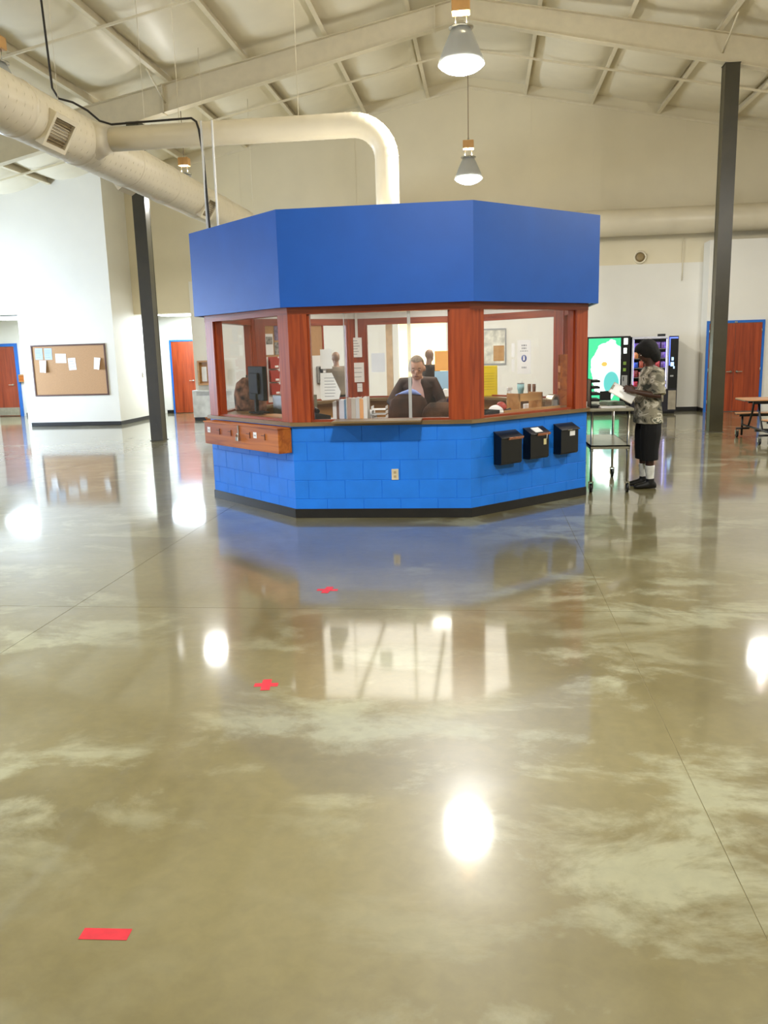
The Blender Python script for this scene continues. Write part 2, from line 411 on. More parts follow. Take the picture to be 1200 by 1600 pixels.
# ---- roof: deck, purlins, draped insulation, steel frame
XE0, XE1 = XL - 0.2, XR + 0.2
ceil = struct(MB().prism_y([(XE0, roof(XE0) + 0.1), (RIDGE, roof(RIDGE) + 0.1), (XE1, roof(XE1) + 0.1), (XE1, roof(XE1) + 0.2), (RIDGE, roof(RIDGE) + 0.2), (XE0, roof(XE0) + 0.2)], YN - 0.2, YB + 0.3).build('ceiling', M_DECK), 'pitched ceiling of cream draped insulation and purlins')
PUR = sorted([-0.17 + 1.29 + 1.62 * k for k in range(8)] + [-0.17 - 1.29 - 1.6 * k for k in range(9)])
PUR = [x for x in PUR if XL + 0.3 < x < XR - 0.3]
for x in PUR:
    s = 1 if x > RIDGE else -1; z = roof(x)
    # Z-section: web, lower flange with lip, upper flange
    mb = MB(); mb.box(-0.006, 0.006, YN, YB, -0.2, 0.02); mb.box(-0.075 if s > 0 else 0, 0 if s > 0 else 0.075, YN, YB, -0.206, -0.198)
    xl = -0.075 if s > 0 else 0.069
    mb.box(xl, xl + 0.006, YN, YB, -0.2, -0.18)
    mb.build('purlin', M_STEELW, ceil, (x, 0, z), (0, math.atan(0.195) * s, 0))
edges = [XE0] + PUR + [XE1]
FR = [YN, 3.4, 10.4, FRAME_Y, YB]
def pinch(y):
    d = min(abs(y - q) for q in FR)
    return 1 - math.exp(-(d / 0.5) ** 2) * 0.95
ypos = []
for a, b in zip(FR[:-1], FR[1:]):
    for t in (0, .03, .06, .09, .13, .2, .3, .4, .5, .6, .7, .8, .87, .91, .94, .97): ypos.append(a + (b - a) * t)
ypos.append(YB)
for k, (a, b) in enumerate(zip(edges[:-1], edges[1:])):
    NU = 11; vs = []; fs = []; rnd = random.Random(k)
    ph = [rnd.uniform(0, 6.28) for _ in range(4)]
    for y in ypos:
        amp = 0.20 * pinch(y) * (1 + 0.18 * math.sin(y * 0.9 + ph[0]) + 0.1 * math.sin(y * 2.3 + ph[1])) * min(1.0, (b - a) / 1.5)
        for i in range(NU):
            u = i / (NU - 1); x = a + (b - a) * u
            prof = max(0.0, math.sin(PI * u)) ** 0.55
            vs.append((x, y, roof(x) + 0.03 - amp * prof + 0.012 * math.sin(y * 5 + u * 6 + ph[2]) * prof))
    for j in range(len(ypos) - 1):
        for i in range(NU - 1): fs.append((j * NU + i, j * NU + i + 1, (j + 1) * NU + i + 1, (j + 1) * NU + i))
    MB().add(vs, fs, True).build('insulation_panel', M_CEIL, ceil)
# tapered frame
def frame_depth(x): return 0.40 + 0.022 * abs(x - RIDGE)
top_off = 0.21
def rafter(y):
    mb = MB(); xsr = [XL, RIDGE, XR]
    for a, b in ((XL, RIDGE), (RIDGE, XR)):
        ta, tb = roof(a) - top_off, roof(b) - top_off; ba, bb = ta - frame_depth(a), tb - frame_depth(b)
        mb.prism_y([(a, ba), (b, bb), (b, tb), (a, ta)], y - 0.005, y + 0.005)
        mb.prism_y([(a, ba), (b, bb), (b, bb + 0.012), (a, ba + 0.012)], y - 0.1, y + 0.1)
        mb.prism_y([(a, ta - 0.012), (b, tb - 0.012), (b, tb), (a, ta)], y - 0.1, y + 0.1)
    for xx in (-0.9, -6.3, 5.2):
        t = roof(xx) - top_off; mb.box(xx - 0.012, xx + 0.012, y - 0.1, y + 0.1, t - frame_depth(xx) - 0.02, t)
    return mb.build('rafter', M_STEELW, ceil)
rafter(FRAME_Y)
# bridging angles under the purlins and flange braces
for yb in (14.3, 20.1):
    for a, b in ((XL, RIDGE), (RIDGE, XR)):
        mb = MB(); mb.prism_y([(a, roof(a) - 0.255), (b, roof(b) - 0.255), (b, roof(b) - 0.215), (a, roof(a) - 0.215)], yb - 0.02, yb + 0.02)
        mb.build('bridging_strap', M_STEELW, ceil)
for x in (-6.26, 4.36):
    zz = roof(x) - 0.2
    MB().tube([(x, FRAME_Y + 0.95, zz), (x, FRAME_Y + 0.06, zz - 0.36)], 0.016, 6).build('flange_brace', M_STEELW, ceil)
    MB().tube([(x, FRAME_Y - 0.95, zz), (x, FRAME_Y - 0.06, zz - 0.36)], 0.016, 6).build('flange_brace', M_STEELW, ceil)
# gable rake angle and panel seams of the gable wall
for a, b in ((-9.6, RIDGE), (RIDGE, XR)):
    MB().prism_y([(a, roof(a) - 0.26), (b, roof(b) - 0.26), (b, roof(b) - 0.2), (a, roof(a) - 0.2)], YB - 0.02, YB).build('rake_trim', M_STEELW, wb)
for x in (-6.4, -3.3, 1.2, 2.75, 4.95, 7.4, 9.8):
    MB().box(x - 0.006, x + 0.006, YB - 0.004, YB, 5.2, roof(x) - 0.22).build('panel_seam', M_STEELW, wb)

# ---- columns
for x, lab in ((-6.95, 'dark steel column standing left of the blue kiosk'), (4.53, 'dark steel column in front of the right double door')):
    c = thing('steel_column', lab, 'column', (x, FRAME_Y, 0), 0, 'steel columns under the roof frame')
    zt = roof(x) - top_off - frame_depth(x)
    s = MB(); s.box(-0.13, 0.13, -0.13, -0.115, 0.012, zt - 0.012).box(-0.13, 0.13, 0.115, 0.13, 0.012, zt - 0.012)
    s.box(-0.008, 0.008, -0.115, 0.115, 0.012, zt - 0.012); s.box(-0.125, -0.11, -0.115, 0.115, 0.012, zt - 0.012).box(0.11, 0.125, -0.115, 0.115, 0.012, zt - 0.012)
    s.build('shaft', M_COLUMN, c)
    MB().box(-0.15, 0.15, -0.15, 0.15, 0, 0.012, 0.003).build('base_plate', M_COLUMN, c)
    MB().box(-0.14, 0.14, -0.14, 0.14, zt - 0.012, zt).build('cap_plate', M_COLUMN, c)
    if x < 0:
        MB().box(-0.02, 0.02, -0.135, -0.13, 0.28, 0.36).build('cover_plate', M_COLUMN, c)

# ---- doors
def door_leaf(root, x0, x1, z1, handle_x, hside, yy):
    d = MB().box(x0, x1, yy, yy + 0.045, 0.012, z1, 0.003).build('leaf', M_DOOR, root)
    h = MB().lathe([(0.0, 0.0), (0.032, 0.0), (0.032, 0.008), (0.012, 0.012), (0.012, 0.05), (0.0, 0.05)], 14)
    h.xf(Matrix.Translation((handle_x, yy, 1.0)) @ Matrix.Rotation(PI / 2, 4, 'X'))
    h.box(min(handle_x, handle_x + hside * 0.12), max(handle_x, handle_x + hside * 0.12), yy - 0.055, yy - 0.04, 0.99, 1.012, 0.004)
    h.build('handle', M_CHROME, d)
    return d
def door_frame(root, x0, x1, z1, y0, y1, t=0.06):
    MB().box(x0, x0 + t, y0, y1, 0, z1).build('jamb', M_BLUEFR, root)
    MB().box(x1 - t, x1, y0, y1, 0, z1).build('jamb', M_BLUEFR, root)
    MB().box(x0, x1, y0, y1, z1, z1 + t).build('head', M_BLUEFR, root)
P0 = at(1104.5, 500, YDOOR); P1 = at(1195.5, 497, YDOOR)
d3 = struct(empty('door_3', ((P0.x + P1.x) / 2, YDOOR, 0)), 'red-brown double door in a blue frame')
hw = (P1.x - P0.x) / 2
door_frame(d3, -hw, hw, 2.2, -0.04, -0.001)
door_leaf(d3, -hw + 0.062, -0.004, 2.19, -0.07, -1, -0.035)
lf = door_leaf(d3, 0.004, hw - 0.062, 2.19, 0.075, 1, -0.035)
for z in (0.25, 1.05, 2.0):
    MB().tube([(hw - 0.066, -0.043, z - 0.05), (hw - 0.066, -0.043, z + 0.05)], 0.01, 8).build('hinge', M_CHROME, d3)
    MB().tube([(-hw + 0.066, -0.043, z - 0.05), (-hw + 0.066, -0.043, z + 0.05)], 0.01, 8).build('hinge', M_CHROME, d3)
MB().box(-0.03, 0.03, -0.06, -0.04, 2.2, 2.235).build('door_coordinator', M_CHROME, d3)
# corridor door seen between column and kiosk
d2 = struct(empty('door_2', (-9.25, YCOR, 0)), 'orange-brown door at the end of the lit corridor')
door_frame(d2, -0.42, 0.40, 2.2, -0.05, -0.001, 0.05); door_leaf(d2, -0.368, 0.348, 2.19, 0.28, -1, -0.045)
# door at the left edge
xr = at(33, 600, YCOR).x
d1 = struct(empty('door_1', (xr - 0.55, YCOR, 0)), 'orange-brown door in a blue frame at the left edge')
door_frame(d1, -0.55, 0.55, 2.2, -0.06, -0.001, 0.09); dl = door_leaf(d1, -0.457, 0.457, 2.19, 0.3, -1, -0.045)
MB().box(-0.44, 0.44, -0.05, -0.045, 0.03, 0.28).build('kick_plate', M_STAIN, dl)

# ------------------------------------------------------------------ lamps
def high_bay(x, y, lab, k=1.0, zl=5.15):
    t = thing('high_bay_light', lab, 'pendant light', (x, y, zl), 0, 'high-bay pendant lights')
    MB().lathe([(0.0, -0.11), (0.10, -0.10), (0.19, -0.068), (0.25, -0.03), (0.278, 0.0), (0.272, 0.015), (0.0, 0.03)], 28).build('lens', M_LAMP if k > 0 else M_LAMPOFF, t)
    t_ref = MB().lathe([(0.285, 0.0), (0.27, 0.05), (0.21, 0.2), (0.15, 0.33), (0.11, 0.41), (0.106, 0.41), (0.146, 0.33), (0.206, 0.2), (0.266, 0.05), (0.281, 0.0), (0.285, 0.0)], 28, closed=True)
    t_ref.build('reflector', M_REFL, t)
    MB().lathe([(0.0, 0.04), (0.255, 0.04), (0.252, 0.052), (0.0, 0.06)], 24).build('lens_light_shield', M_GREY, t)  # opaque disc added to keep the lens light out of the cone
    MB().lathe([(0, 0.405), (0.15, 0.405), (0.15, 0.42), (0.0, 0.42)], 20).build('glow_shield_collar', M_CHROME, t)  # collar widened into a disc that hides the glow point from below
    for sx_ in (-0.07, 0.07): MB().tube([(sx_, 0, 0.42), (sx_, 0, 0.57)], 0.007, 6).build('standoff', M_CHROME, t)
    hb = MB().box(-0.11, 0.11, -0.09, 0.09, 0.57, 0.73, 0.012).build('ballast_box', M_BALLAST, t)
    for q in range(4): MB().box(-0.085 + q * 0.05, -0.07 + q * 0.05, -0.094, 0.094, 0.59, 0.71).build('cooling_fin', M_BALLAST, hb)
    MB().tube([(0, 0, 0.73), (0, 0, 0.78)], 0.02, 8).build('hook', M_CHROME, t)
    MB().tube([(0, 0, 0.77), (0, 0, roof(x) - 0.1 - zl)], 0.007, 6).build('hanging_cord', M_CORD, t)
    if k > 0:
        light_area('high_bay_lamp', (x, y, zl - 0.12), (0, 0, 0), 0.5, 0.5, LAMP_W * k, LAMP_COL, 'DISK')
        d = bpy.data.lights.new('high_bay_glow', 'POINT'); d.energy = LAMP_UP_W * k; d.color = LAMP_COL; d.shadow_soft_size = 0.03
        o = bpy.data.objects.new('high_bay_glow', d); o.location = (x, y, zl + 0.455); COL.objects.link(o)
    return t
M_REFL = glass('acrylic_reflector', (0.82, 0.80, 0.74), haze=0.35, rough=0.3)
M_BALLAST = mat('orange_beige_ballast', rgb(214, 164, 100), 0.45, var=0.05)
M_CORD = mat('brown_cord', rgb(130, 100, 62), 0.6)
for x, y, lab in ((-0.26, 11.1, 'large glowing pendant light hanging over the kiosk front'), (-0.3, 18.2, 'smaller glowing pendant light hanging beyond the kiosk'),
                  (-6.3, 18.3, 'pendant light whose box shows above the far end of the duct'), (-6.25, 11.15, 'pendant light at the top left edge beside the duct'),
                  (6.05, 18.4, 'pendant light beyond the right edge by the dark column'), (6.0, 11.1, 'pendant light to the right of the kiosk outside the frame'),
                  (-0.26, 4.0, 'pendant light overhead between camera and kiosk'), (-6.25, 4.0, 'pendant light overhead on the near left side'), (6.0, 4.0, 'pendant light overhead on the near right side')):
    high_bay(x, y, lab, 0.0 if 'top left edge' in lab else 0.3 if ('far end' in lab or 'right edge' in lab) else 1.0)
# corridor troffers
for x, y, sx, lab in ((-8.8, 24.2, 1.2, 'bright ceiling light panel inside the corridor by the brown door'), (-13.4, 23.2, 1.2, 'bright ceiling light panel inside the far left corridor')):
    t = thing('corridor_light', lab, 'ceiling light', (x, y, 2.978))
    MB().box(-sx / 2, sx / 2, -0.6, 0.6, -0.05, 0.0, 0.005).build('housing', M_WHITE, t)
    MB().box(-sx / 2 + 0.03, sx / 2 - 0.03, -0.57, 0.57, -0.056, -0.05).build('lens', M_TROFF, t)
    light_area('corridor_lamp', (x, y, 2.915), (0, 0, 0), 1.1, 1.1, CORRIDOR_W, COOL)
t = thing('room_light', 'ceiling light in the yellow room seen through the kiosk', 'ceiling light', (-1.6, 24.6, 2.878))
MB().box(-0.6, 0.6, -0.3, 0.3, -0.05, 0, 0.005).build('housing', M_WHITE, t); MB().box(-0.57, 0.57, -0.27, 0.27, -0.056, -0.05).build('lens', M_KLAMP, t)
light_area('room_lamp', (-1.6, 24.6, 2.81), (0, 0, 0), 1.1, 0.5, 380, (1.0, 0.95, 0.80))

# ------------------------------------------------------------------ ducts
DX, DZ, DR = -5.2, 4.54, 0.31
du = thing('main_duct', 'thick cream spiral duct running along the left under the roof', 'duct', (DX, 0, DZ))
yy = -5.5
while yy < 22.3:
    y2 = min(yy + 1.5, 22.3)
    MB().tube([(0, yy, 0), (0, y2, 0)], DR, 36, caps=False).build('duct_section', M_DUCT, du)
    MB().tube([(0, y2 - 0.03, 0), (0, y2 - 0.015, 0), (0, y2 + 0.015, 0), (0, y2 + 0.03, 0)], [DR + 0.001, DR + 0.009, DR + 0.009, DR + 0.001], 36, caps=False).build('seam_ring', M_DUCT, du)
    yy = y2
# fine spiral seam
sp = [(DR * 1.003 * math.cos(a), -5.5 + a / (2 * PI) * 0.16, DR * 1.003 * math.sin(a)) for a in [k * 0.35 for k in range(int(27.7 / 0.16 * 2 * PI / 0.35))]]
MB().tube(sp, 0.0035, 4, caps=False).build('spiral_seam', M_DUCT, du)
M_GRILLE = mat('grille_louvre', rgb(150, 128, 86), 0.5)
for gy in (4.6, 10.0, 15.5):
    R = Matrix.Rotation(math.radians(32), 4, 'Y')
    ge = MB(); 
    for (a, b, c, d) in ((-0.27, 0.27, -0.2, -0.15), (-0.27, 0.27, 0.15, 0.2), (-0.27, -0.22, -0.15, 0.15), (0.22, 0.27, -0.15, 0.15)):
        ge.box(DR - 0.06, DR + 0.035, a, b, c, d)
    gr = ge.xf(R).build('grille', M_DUCT, du, (0, gy, 0))
    MB().box(DR - 0.05, DR - 0.01, -0.22, 0.22, -0.15, 0.15).xf(R).build('damper_plate', M_GRILLE, gr)
    for k in range(9): MB().box(DR - 0.01, DR + 0.02, -0.22, 0.22, -0.145 + k * 0.034, -0.138 + k * 0.034).xf(R).build('slat', M_GRILLE, gr)
for gy in (12.9, 18.4):      # diffusers on the other side
    R = Matrix.Rotation(math.radians(148), 4, 'Y')
    MB().box(DR - 0.05, DR + 0.03, -0.25, 0.25, -0.17, 0.17).xf(R).build('grille', M_DUCT, du, (0, gy, 0))
for hy in (7.5, 10.6, 13.4, 16.3, 19.6):
    MB().tube([(0.0, hy, DR), (0.0, hy, roof(DX) - 0.05 - DZ)], 0.004, 6).build('hanger_rod', M_STEELW, du)
# branch to the kiosk
BX, BY, BR = -1.2, 11.1, 0.148
br = thing('branch_duct', 'slender cream duct elbowing down into the kiosk roof', 'duct', (0, BY, 0))
path = [(DX + 0.2, 0, DZ), (-4.4, 0, DZ), (-3.2, 0, DZ), (-2.2, 0, DZ), (-1.62, 0, DZ)]
path += [(-1.62 + 0.42 * math.sin(a), 0, DZ - 0.42 + 0.42 * math.cos(a)) for a in [PI / 2 * k / 10 for k in range(1, 11)]]
path += [(BX, 0, 3.7), (BX, 0, 3.12)]
MB().tube(path, BR, 28).build('duct_run', M_DUCT, br)
for k in range(9):
    a = k * 0.19; 
    if a < PI / 2 + 0.05:
        c = Vector((-1.62 + 0.42 * math.sin(a), 0, DZ - 0.42 + 0.42 * math.cos(a))); d = Vector((math.cos(a), 0, -math.sin(a)))
        MB().tube([c - d * 0.006, c + d * 0.006], BR + 0.005, 28, caps=False).build('elbow_seam', M_DUCT, br)
for x in (-4.2, -3.75, -3.3, -2.9, -2.6, -2.4, -2.2, -2.0, -1.85, -1.7):
    MB().tube([(x - 0.006, 0, DZ), (x + 0.006, 0, DZ)], BR + 0.004, 28, caps=False).build('seam_ring', M_DUCT, br)
MB().lathe([(BR + 0.05, 0), (BR + 0.05, 0.02), (BR, 0.06), (BR, 0.0)], 24, (BX, 0, 3.12), closed=True).build('roof_collar', M_DUCT, br)
MB().lathe([(0.24, 0.0), (0.2, 0.08), (BR, 0.22), (BR, 0.0)], 24, closed=True).xf(Matrix.Translation((DX + 0.22, 0, DZ)) @ Matrix.Rotation(PI / 2, 4, 'Y')).build('saddle_tap', M_DUCT, br)
for x in (-3.85, -2.3): MB().tube([(x, 0, DZ + BR), (x, 0, roof(x) - 0.05)], 0.004, 6).build('hanger_rod', M_STEELW, br)
# back wall duct
bd = thing('wall_duct', 'cream round duct running along the back wall', 'duct', (0, YB - 0.42, 4.72))
xx = -4.9
while xx < 13:
    x2 = min(xx + 1.9, 13.2)
    MB().tube([(xx, 0, 0), (x2, 0, 0)], 0.32, 32, caps=False).build('duct_section', M_DUCT, bd)
    MB().tube([(x2 - 0.02, 0, 0), (x2 + 0.02, 0, 0)], 0.327, 32, caps=False).build('seam_ring', M_DUCT, bd)
    xx = x2
# conduit with drop to the kiosk
cz = DZ + BR + 0.02
ctop = roof(-5.2) - 0.24
co = tag(MB().tube([(-5.36, 10.6, ctop), (-5.30, 10.6, 6.2), (-5.26, 10.6, 5.05), (-5.2, 10.62, 4.93), (-5.06, 10.7, 4.9), (-4.92, 10.8, 4.82), (-4.82, 10.9, 4.72), (-4.7, 10.98, 4.69), (-3.75, 11.0, 4.71), (-3.64, 10.96, 4.70), (-3.56, 10.9, 4.64), (-3.52, 10.86, 4.54), (-3.47, 10.82, 4.2), (-3.42, 10.75, 3.1)], 0.014, 8).build('black_cable', mat('black_cable', rgb(34, 27, 20), 0.5)), 'black cable hanging from the roof and dropping into the kiosk', 'cable')
for x, lab in ((-3.47, 'thin white conduit pipe beside the black cable, nearer it'), (-3.33, 'thin white conduit pipe rising right of the black cable')):
    tag(MB().tube([(x, 10.8, 3.1), (x, 10.8, 4.62)], 0.014, 8).build('conduit_pipe', M_WHITE), lab, 'pipe', 'white conduit pipes on the kiosk roof')

tag(MB().tube([(5.0, YB - 0.05, 3.3), (5.0, YB - 0.05, 4.35)], 0.012, 8).build('wall_conduit', M_STEELW), 'thin cream conduit on the back wall under the round duct', 'pipe')
# ------------------------------------------------------------------ kiosk (regular octagon)
KX, KY, AP, T8 = -1.095, 11.134, 2.294, math.tan(PI / 8)
HS = AP * T8
kiosk = thing('kiosk', 'bright blue octagonal office kiosk with oak-framed windows', 'kiosk', (KX, KY, 0))
def slab8(d0, d1, z0, z1, cut=0.0):
    """mitred wall strip of the front side: d = distance inward from the block face"""
    a0 = (AP - d0) * T8 - cut; a1 = (AP - d1) * T8 - cut
    return MB().prism([(-a0, -AP + d0), (a0, -AP + d0), (a1, -AP + d1), (-a1, -AP + d1)], z0, z1)
def eight(name, mb, material, label=None, parent_of=None, ks=range(8)):
    me = mb.mesh(name, material); out = {}
    for k in ks:
        o = link(name, me, kiosk, None, (0, 0, k * PI / 4)); out[k] = o
        if label: o['label'] = label
    return out
core = eight('base_wall', slab8(0.0035, 0.18, 0, 1.0), M_BLUEBLK, 'blue painted block wall')
lv = [0.0, 0.208, 0.411, 0.624, 0.828, 1.0]
def block_mesh(x0, x1, z0, z1):
    c, gp = 0.003, 0.0015
    e0 = 0 if x0 <= -HS + 1e-4 else 1; e1 = 0 if x1 >= HS - 1e-4 else 1
    a0, a1, b0, b1 = x0 + gp * e0, x1 - gp * e1, z0 + gp, z1 - gp
    y0, y1 = -AP + 0.004, -AP
    vs = [(a0 if e0 else x0, y0, b0), (a1 if e1 else x1, y0, b0), (a1 if e1 else x1, y0, b1), (a0 if e0 else x0, y0, b1),
          (a0 + c * e0, y1, b0 + c), (a1 - c * e1, y1, b0 + c), (a1 - c * e1, y1, b1 - c), (a0 + c * e0, y1, b1 - c)]
    return MB().add(vs, [(4, 5, 6, 7), (0, 1, 5, 4), (1, 2, 6, 5), (2, 3, 7, 6), (3, 0, 4, 7), (0, 3, 2, 1)]).mesh('block', M_BLUEBLK)
for j in range(5):
    js = [-HS, -0.8, -0.4, 0.0, 0.4, 0.8, HS] if j % 2 else [-HS, -0.6, -0.2, 0.2, 0.6, HS]
    for a, b in zip(js[:-1], js[1:]):
        me = block_mesh(a, b, lv[j], lv[j + 1])
        for k in range(8): link('block', me, core[k])
eight('inner_lining', slab8(0.181, 0.19, 0, 1.0), M_TAN)
eight('cove_base', slab8(-0.012, 0.0, 0, 0.1), M_BASE, 'black rubber cove base')
eight('counter_cap', slab8(-0.035, 0.34, 1.0, 1.04), M_CAP, 'brown laminate counter')
PW = 0.205
q0 = Vector((HS, -AP)); ua = Vector((-1, 0)); ub = Vector((math.cos(PI / 4), math.sin(PI / 4))); na = Vector((0, 1)); nb = Vector((-math.sin(PI / 4), math.cos(PI / 4)))
inn = Vector((-math.sin(PI / 8), math.cos(PI / 8))) * (0.13 / math.cos(PI / 8))
post = [q0 + ua * PW + na * .004, q0 + (na + nb) * 0.003, q0 + ub * PW + nb * .004, q0 + ub * PW + nb * 0.13, q0 + inn, q0 + ua * PW + na * 0.13]
posts = eight('corner_post', MB().prism([tuple(p) for p in post], 1.04, 2.26), M_OAK, 'red-stained oak post')
eight('header', slab8(0.002, 0.12, 2.165, 2.262, 0.0), M_OAKH, 'red-stained oak header')
eight('sill', slab8(0.03, 0.11, 1.04, 1.062, PW - 0.02), M_OAKH)
for s in (-1, 1):
    eight('glazing_stop', MB().box(min(s * (HS - PW), s * (HS - PW - 0.022)), max(s * (HS - PW), s * (HS - PW - 0.022)), -AP + 0.035, -AP + 0.11, 1.062, 2.165), M_OAK)
eight('bulkhead', slab8(0.0, 0.12, 2.262, 2.5), M_WHITE)
eight('fascia_panel', slab8(-0.105, -0.06, 2.235, 3.2), M_BLUE, 'smooth bright blue fascia')
eight('soffit', slab8(-0.06, 0.0, 2.245, 2.262), M_BLUE)
M_ROOFK = mat('white_roof_sheet', rgb(220, 218, 210), 0.6)
def octo(ap): h = ap * T8; return [(-h, -ap), (h, -ap), (ap, -h), (ap, h), (h, ap), (-h, ap), (-ap, h), (-ap, -h)]
MB().prism(octo(AP + 0.058), 3.06, 3.1).build('roof_deck', M_ROOFK, kiosk)
MB().prism(octo(AP), 2.5, 2.54).build('ceiling_panel', M_WHITE, kiosk)
pw = HS - PW - 0.022
paneS = MB().box(-pw, pw, -AP + 0.066, -AP + 0.072, 1.062, 2.165)
eight('pane', paneS, M_GLASS, 'clear window pane', ks=(1, 2, 3, 4, 6, 7))
# front: three overlapping sheets with acrylic channels
fx = [-pw, -1.44 - KX, -0.77 - KX, pw]
MB().box(fx[0], fx[1] + 0.02, -AP + 0.066, -AP + 0.072, 1.062, 2.165).build('pane', M_GLASS, kiosk)
MB().box(fx[1] - 0.02, fx[2] + 0.01, -AP + 0.050, -AP + 0.056, 1.062, 2.165).build('pane', M_GLASS, kiosk)
MB().box(fx[2] - 0.02, fx[3], -AP + 0.066, -AP + 0.072, 1.062, 2.165).build('pane', M_GLASS, kiosk)
MB().box(fx[2] - 0.022, fx[2] + 0.012, -AP + 0.044, -AP + 0.062, 1.062, 2.165, 0.003).build('acrylic_channel', glass('acrylic_edge', (0.8, 0.78, 0.7), haze=0.4), kiosk)
MB().box(fx[1] - 0.021, fx[1] - 0.013, -AP + 0.044, -AP + 0.062, 1.062, 2.165).build('acrylic_channel', glass('acrylic_edge'), kiosk)
# rear-left side: cork panel and white board, then glass
R5 = 5
def on_face(k, mb): return mb.xf(Matrix.Rotation(k * PI / 4, 4, 'Z'))
def build_on(k, mb, name, m): return on_face(k, mb).build(name, m, kiosk)
build_on(5, MB().box(HS - PW - 1.02, HS - PW, -AP + 0.07, -AP + 0.10, 1.72, 2.165), 'cork_panel', M_CORK)
build_on(5, MB().box(HS - PW - 1.02, HS - PW, -AP + 0.07, -AP + 0.10, 1.062, 1.72), 'white_panel', M_WHITE)
build_on(5, MB().box(HS - PW - 1.045, HS - PW - 1.02, -AP + 0.06, -AP + 0.11, 1.062, 2.165), 'mullion', M_OAK)
build_on(5, MB().box(-pw, HS - PW - 1.045, -AP + 0.066, -AP + 0.072, 1.062, 2.165), 'pane', M_GLASS)
build_on(4, MB().box(0.33, 0.43, -AP + 0.05, -AP + 0.11, 1.062, 2.165), 'mullion', mat('pale_wood', rgb(216, 190, 156), 0.5))
# outside transaction shelf at the front
MB().box(-1.57 - KX, -0.645 - KX, -AP - 0.26, -AP + 0.03, 1.04, 1.066, 0.006).build('transaction_shelf', M_CAP, kiosk)
# lights in the kiosk ceiling
for x in (-0.95, 0.0, 0.95):
    for y in (-0.95, 0.0, 0.95):
        c = MB().box(-0.46, 0.46, -0.46, 0.46, -0.03, 0.0, 0.004).build('light_panel', M_WHITE, kiosk, (x, y, 2.5))
        MB().box(-0.445, 0.445, -0.445, 0.445, -0.036, -0.03).build('lens', M_KPANEL, c)
MB().lathe([(0, -0.06), (0.15, -0.06), (0.165, -0.03), (0.165, 0.0), (0, 0.0)], 24).build('ceiling_light', M_KLAMP, kiosk, (0.43, 1.55, 2.5))
# electrical outlet
o = MB().box(-0.037, 0.037, -0.008, 0.0, -0.058, 0.058, 0.002).build('outlet', mat('ivory_plastic', rgb(214, 200, 168), 0.4), kiosk, (-0.95 - KX, -AP, 0.47))
for z in (-0.022, 0.022): MB().box(-0.014, 0.014, -0.011, -0.008, z - 0.013, z + 0.013).build('socket', mat('beige_plastic', rgb(176, 156, 118), 0.4), o)

def kf(k, x, d, z):
    """world point on kiosk side k"""
    v = Matrix.Rotation(k * PI / 4, 4, 'Z') @ Vector((x, -AP + d, z)); return Vector((KX + v.x, KY + v.y, v.z))

# ---- wooden drop boxes under the left counter (side 7) and further left (side 6)
def drop_box(k, xa, xb, z0, z1, dep, lab):
    p = kf(k, (xa + xb) / 2, 0, z0); L = (xb - xa) / 2; hh = z1 - z0
    t = thing('wooden_drop_box', lab, 'box', p, k * PI / 4)
    MB().box(-L, L, -dep, -0.004, 0, hh, 0.004).build('body', M_BOX, t)
    MB().box(-L - 0.008, L + 0.008, -dep - 0.01, -0.004, hh, hh + 0.014, 0.003).build('lid', M_BOX, t)
    return t, L, hh
t, L, hh = drop_box(7, -HS + 0.16, HS - 0.02, 0.715, 0.975, 0.17, 'long varnished wooden box with padlock hanging under the counter')
for i, x in enumerate((-0.50, -0.22, 0.22, 0.55)):
    MB().box(x - 0.045, x + 0.03, -0.174, -0.17, 0.175, 0.182).build('coin_slot', mat('slot_dark', rgb(84, 36, 14), 0.6), t)
    MB().box(x + 0.034, x + 0.04, -0.178, -0.17, 0.13, 0.20).build('divider_strip', mat('slot_dark', rgb(84, 36, 14), 0.6), t)
hp = MB().box(-0.012, 0.012, -0.18, -0.17, 0.14, 0.26).build('hasp', M_CHROME, t)
pl = MB().box(-0.03, 0.03, -0.205, -0.18, 0.085, 0.135, 0.006); pl.tube([(-0.018, -0.192, 0.13), (-0.018, -0.192, 0.16), (0, -0.192, 0.172), (0.018, -0.192, 0.16), (0.018, -0.192, 0.13)], 0.005, 8)
pl.build('padlock', M_CHROME, t)
for x in (-0.74, 0.37):
    lb = MB().box(x - 0.036, x + 0.036, -0.173, -0.17, 0.14, 0.205).build('paper_tag', M_PAPER, t)
    for q in range(3): MB().box(x - 0.022 + q * 0.016, x - 0.011 + q * 0.016, -0.1738, -0.173, 0.16, 0.178).build('print_mark', M_GREY, lb)
t, L, hh = drop_box(6, -0.42, HS - 0.30, 0.70, 0.975, 0.16, 'shorter wooden box with hasp behind the long one at the kiosk corner')
MB().box(L - 0.10, L - 0.08, -0.172, -0.16, 0.13, 0.25).build('hasp', M_CHROME, t)
MB().box(L - 0.012, L + 0.012, -0.11, -0.06, 0.1, 0.24).build('latch', M_CHROME, t)

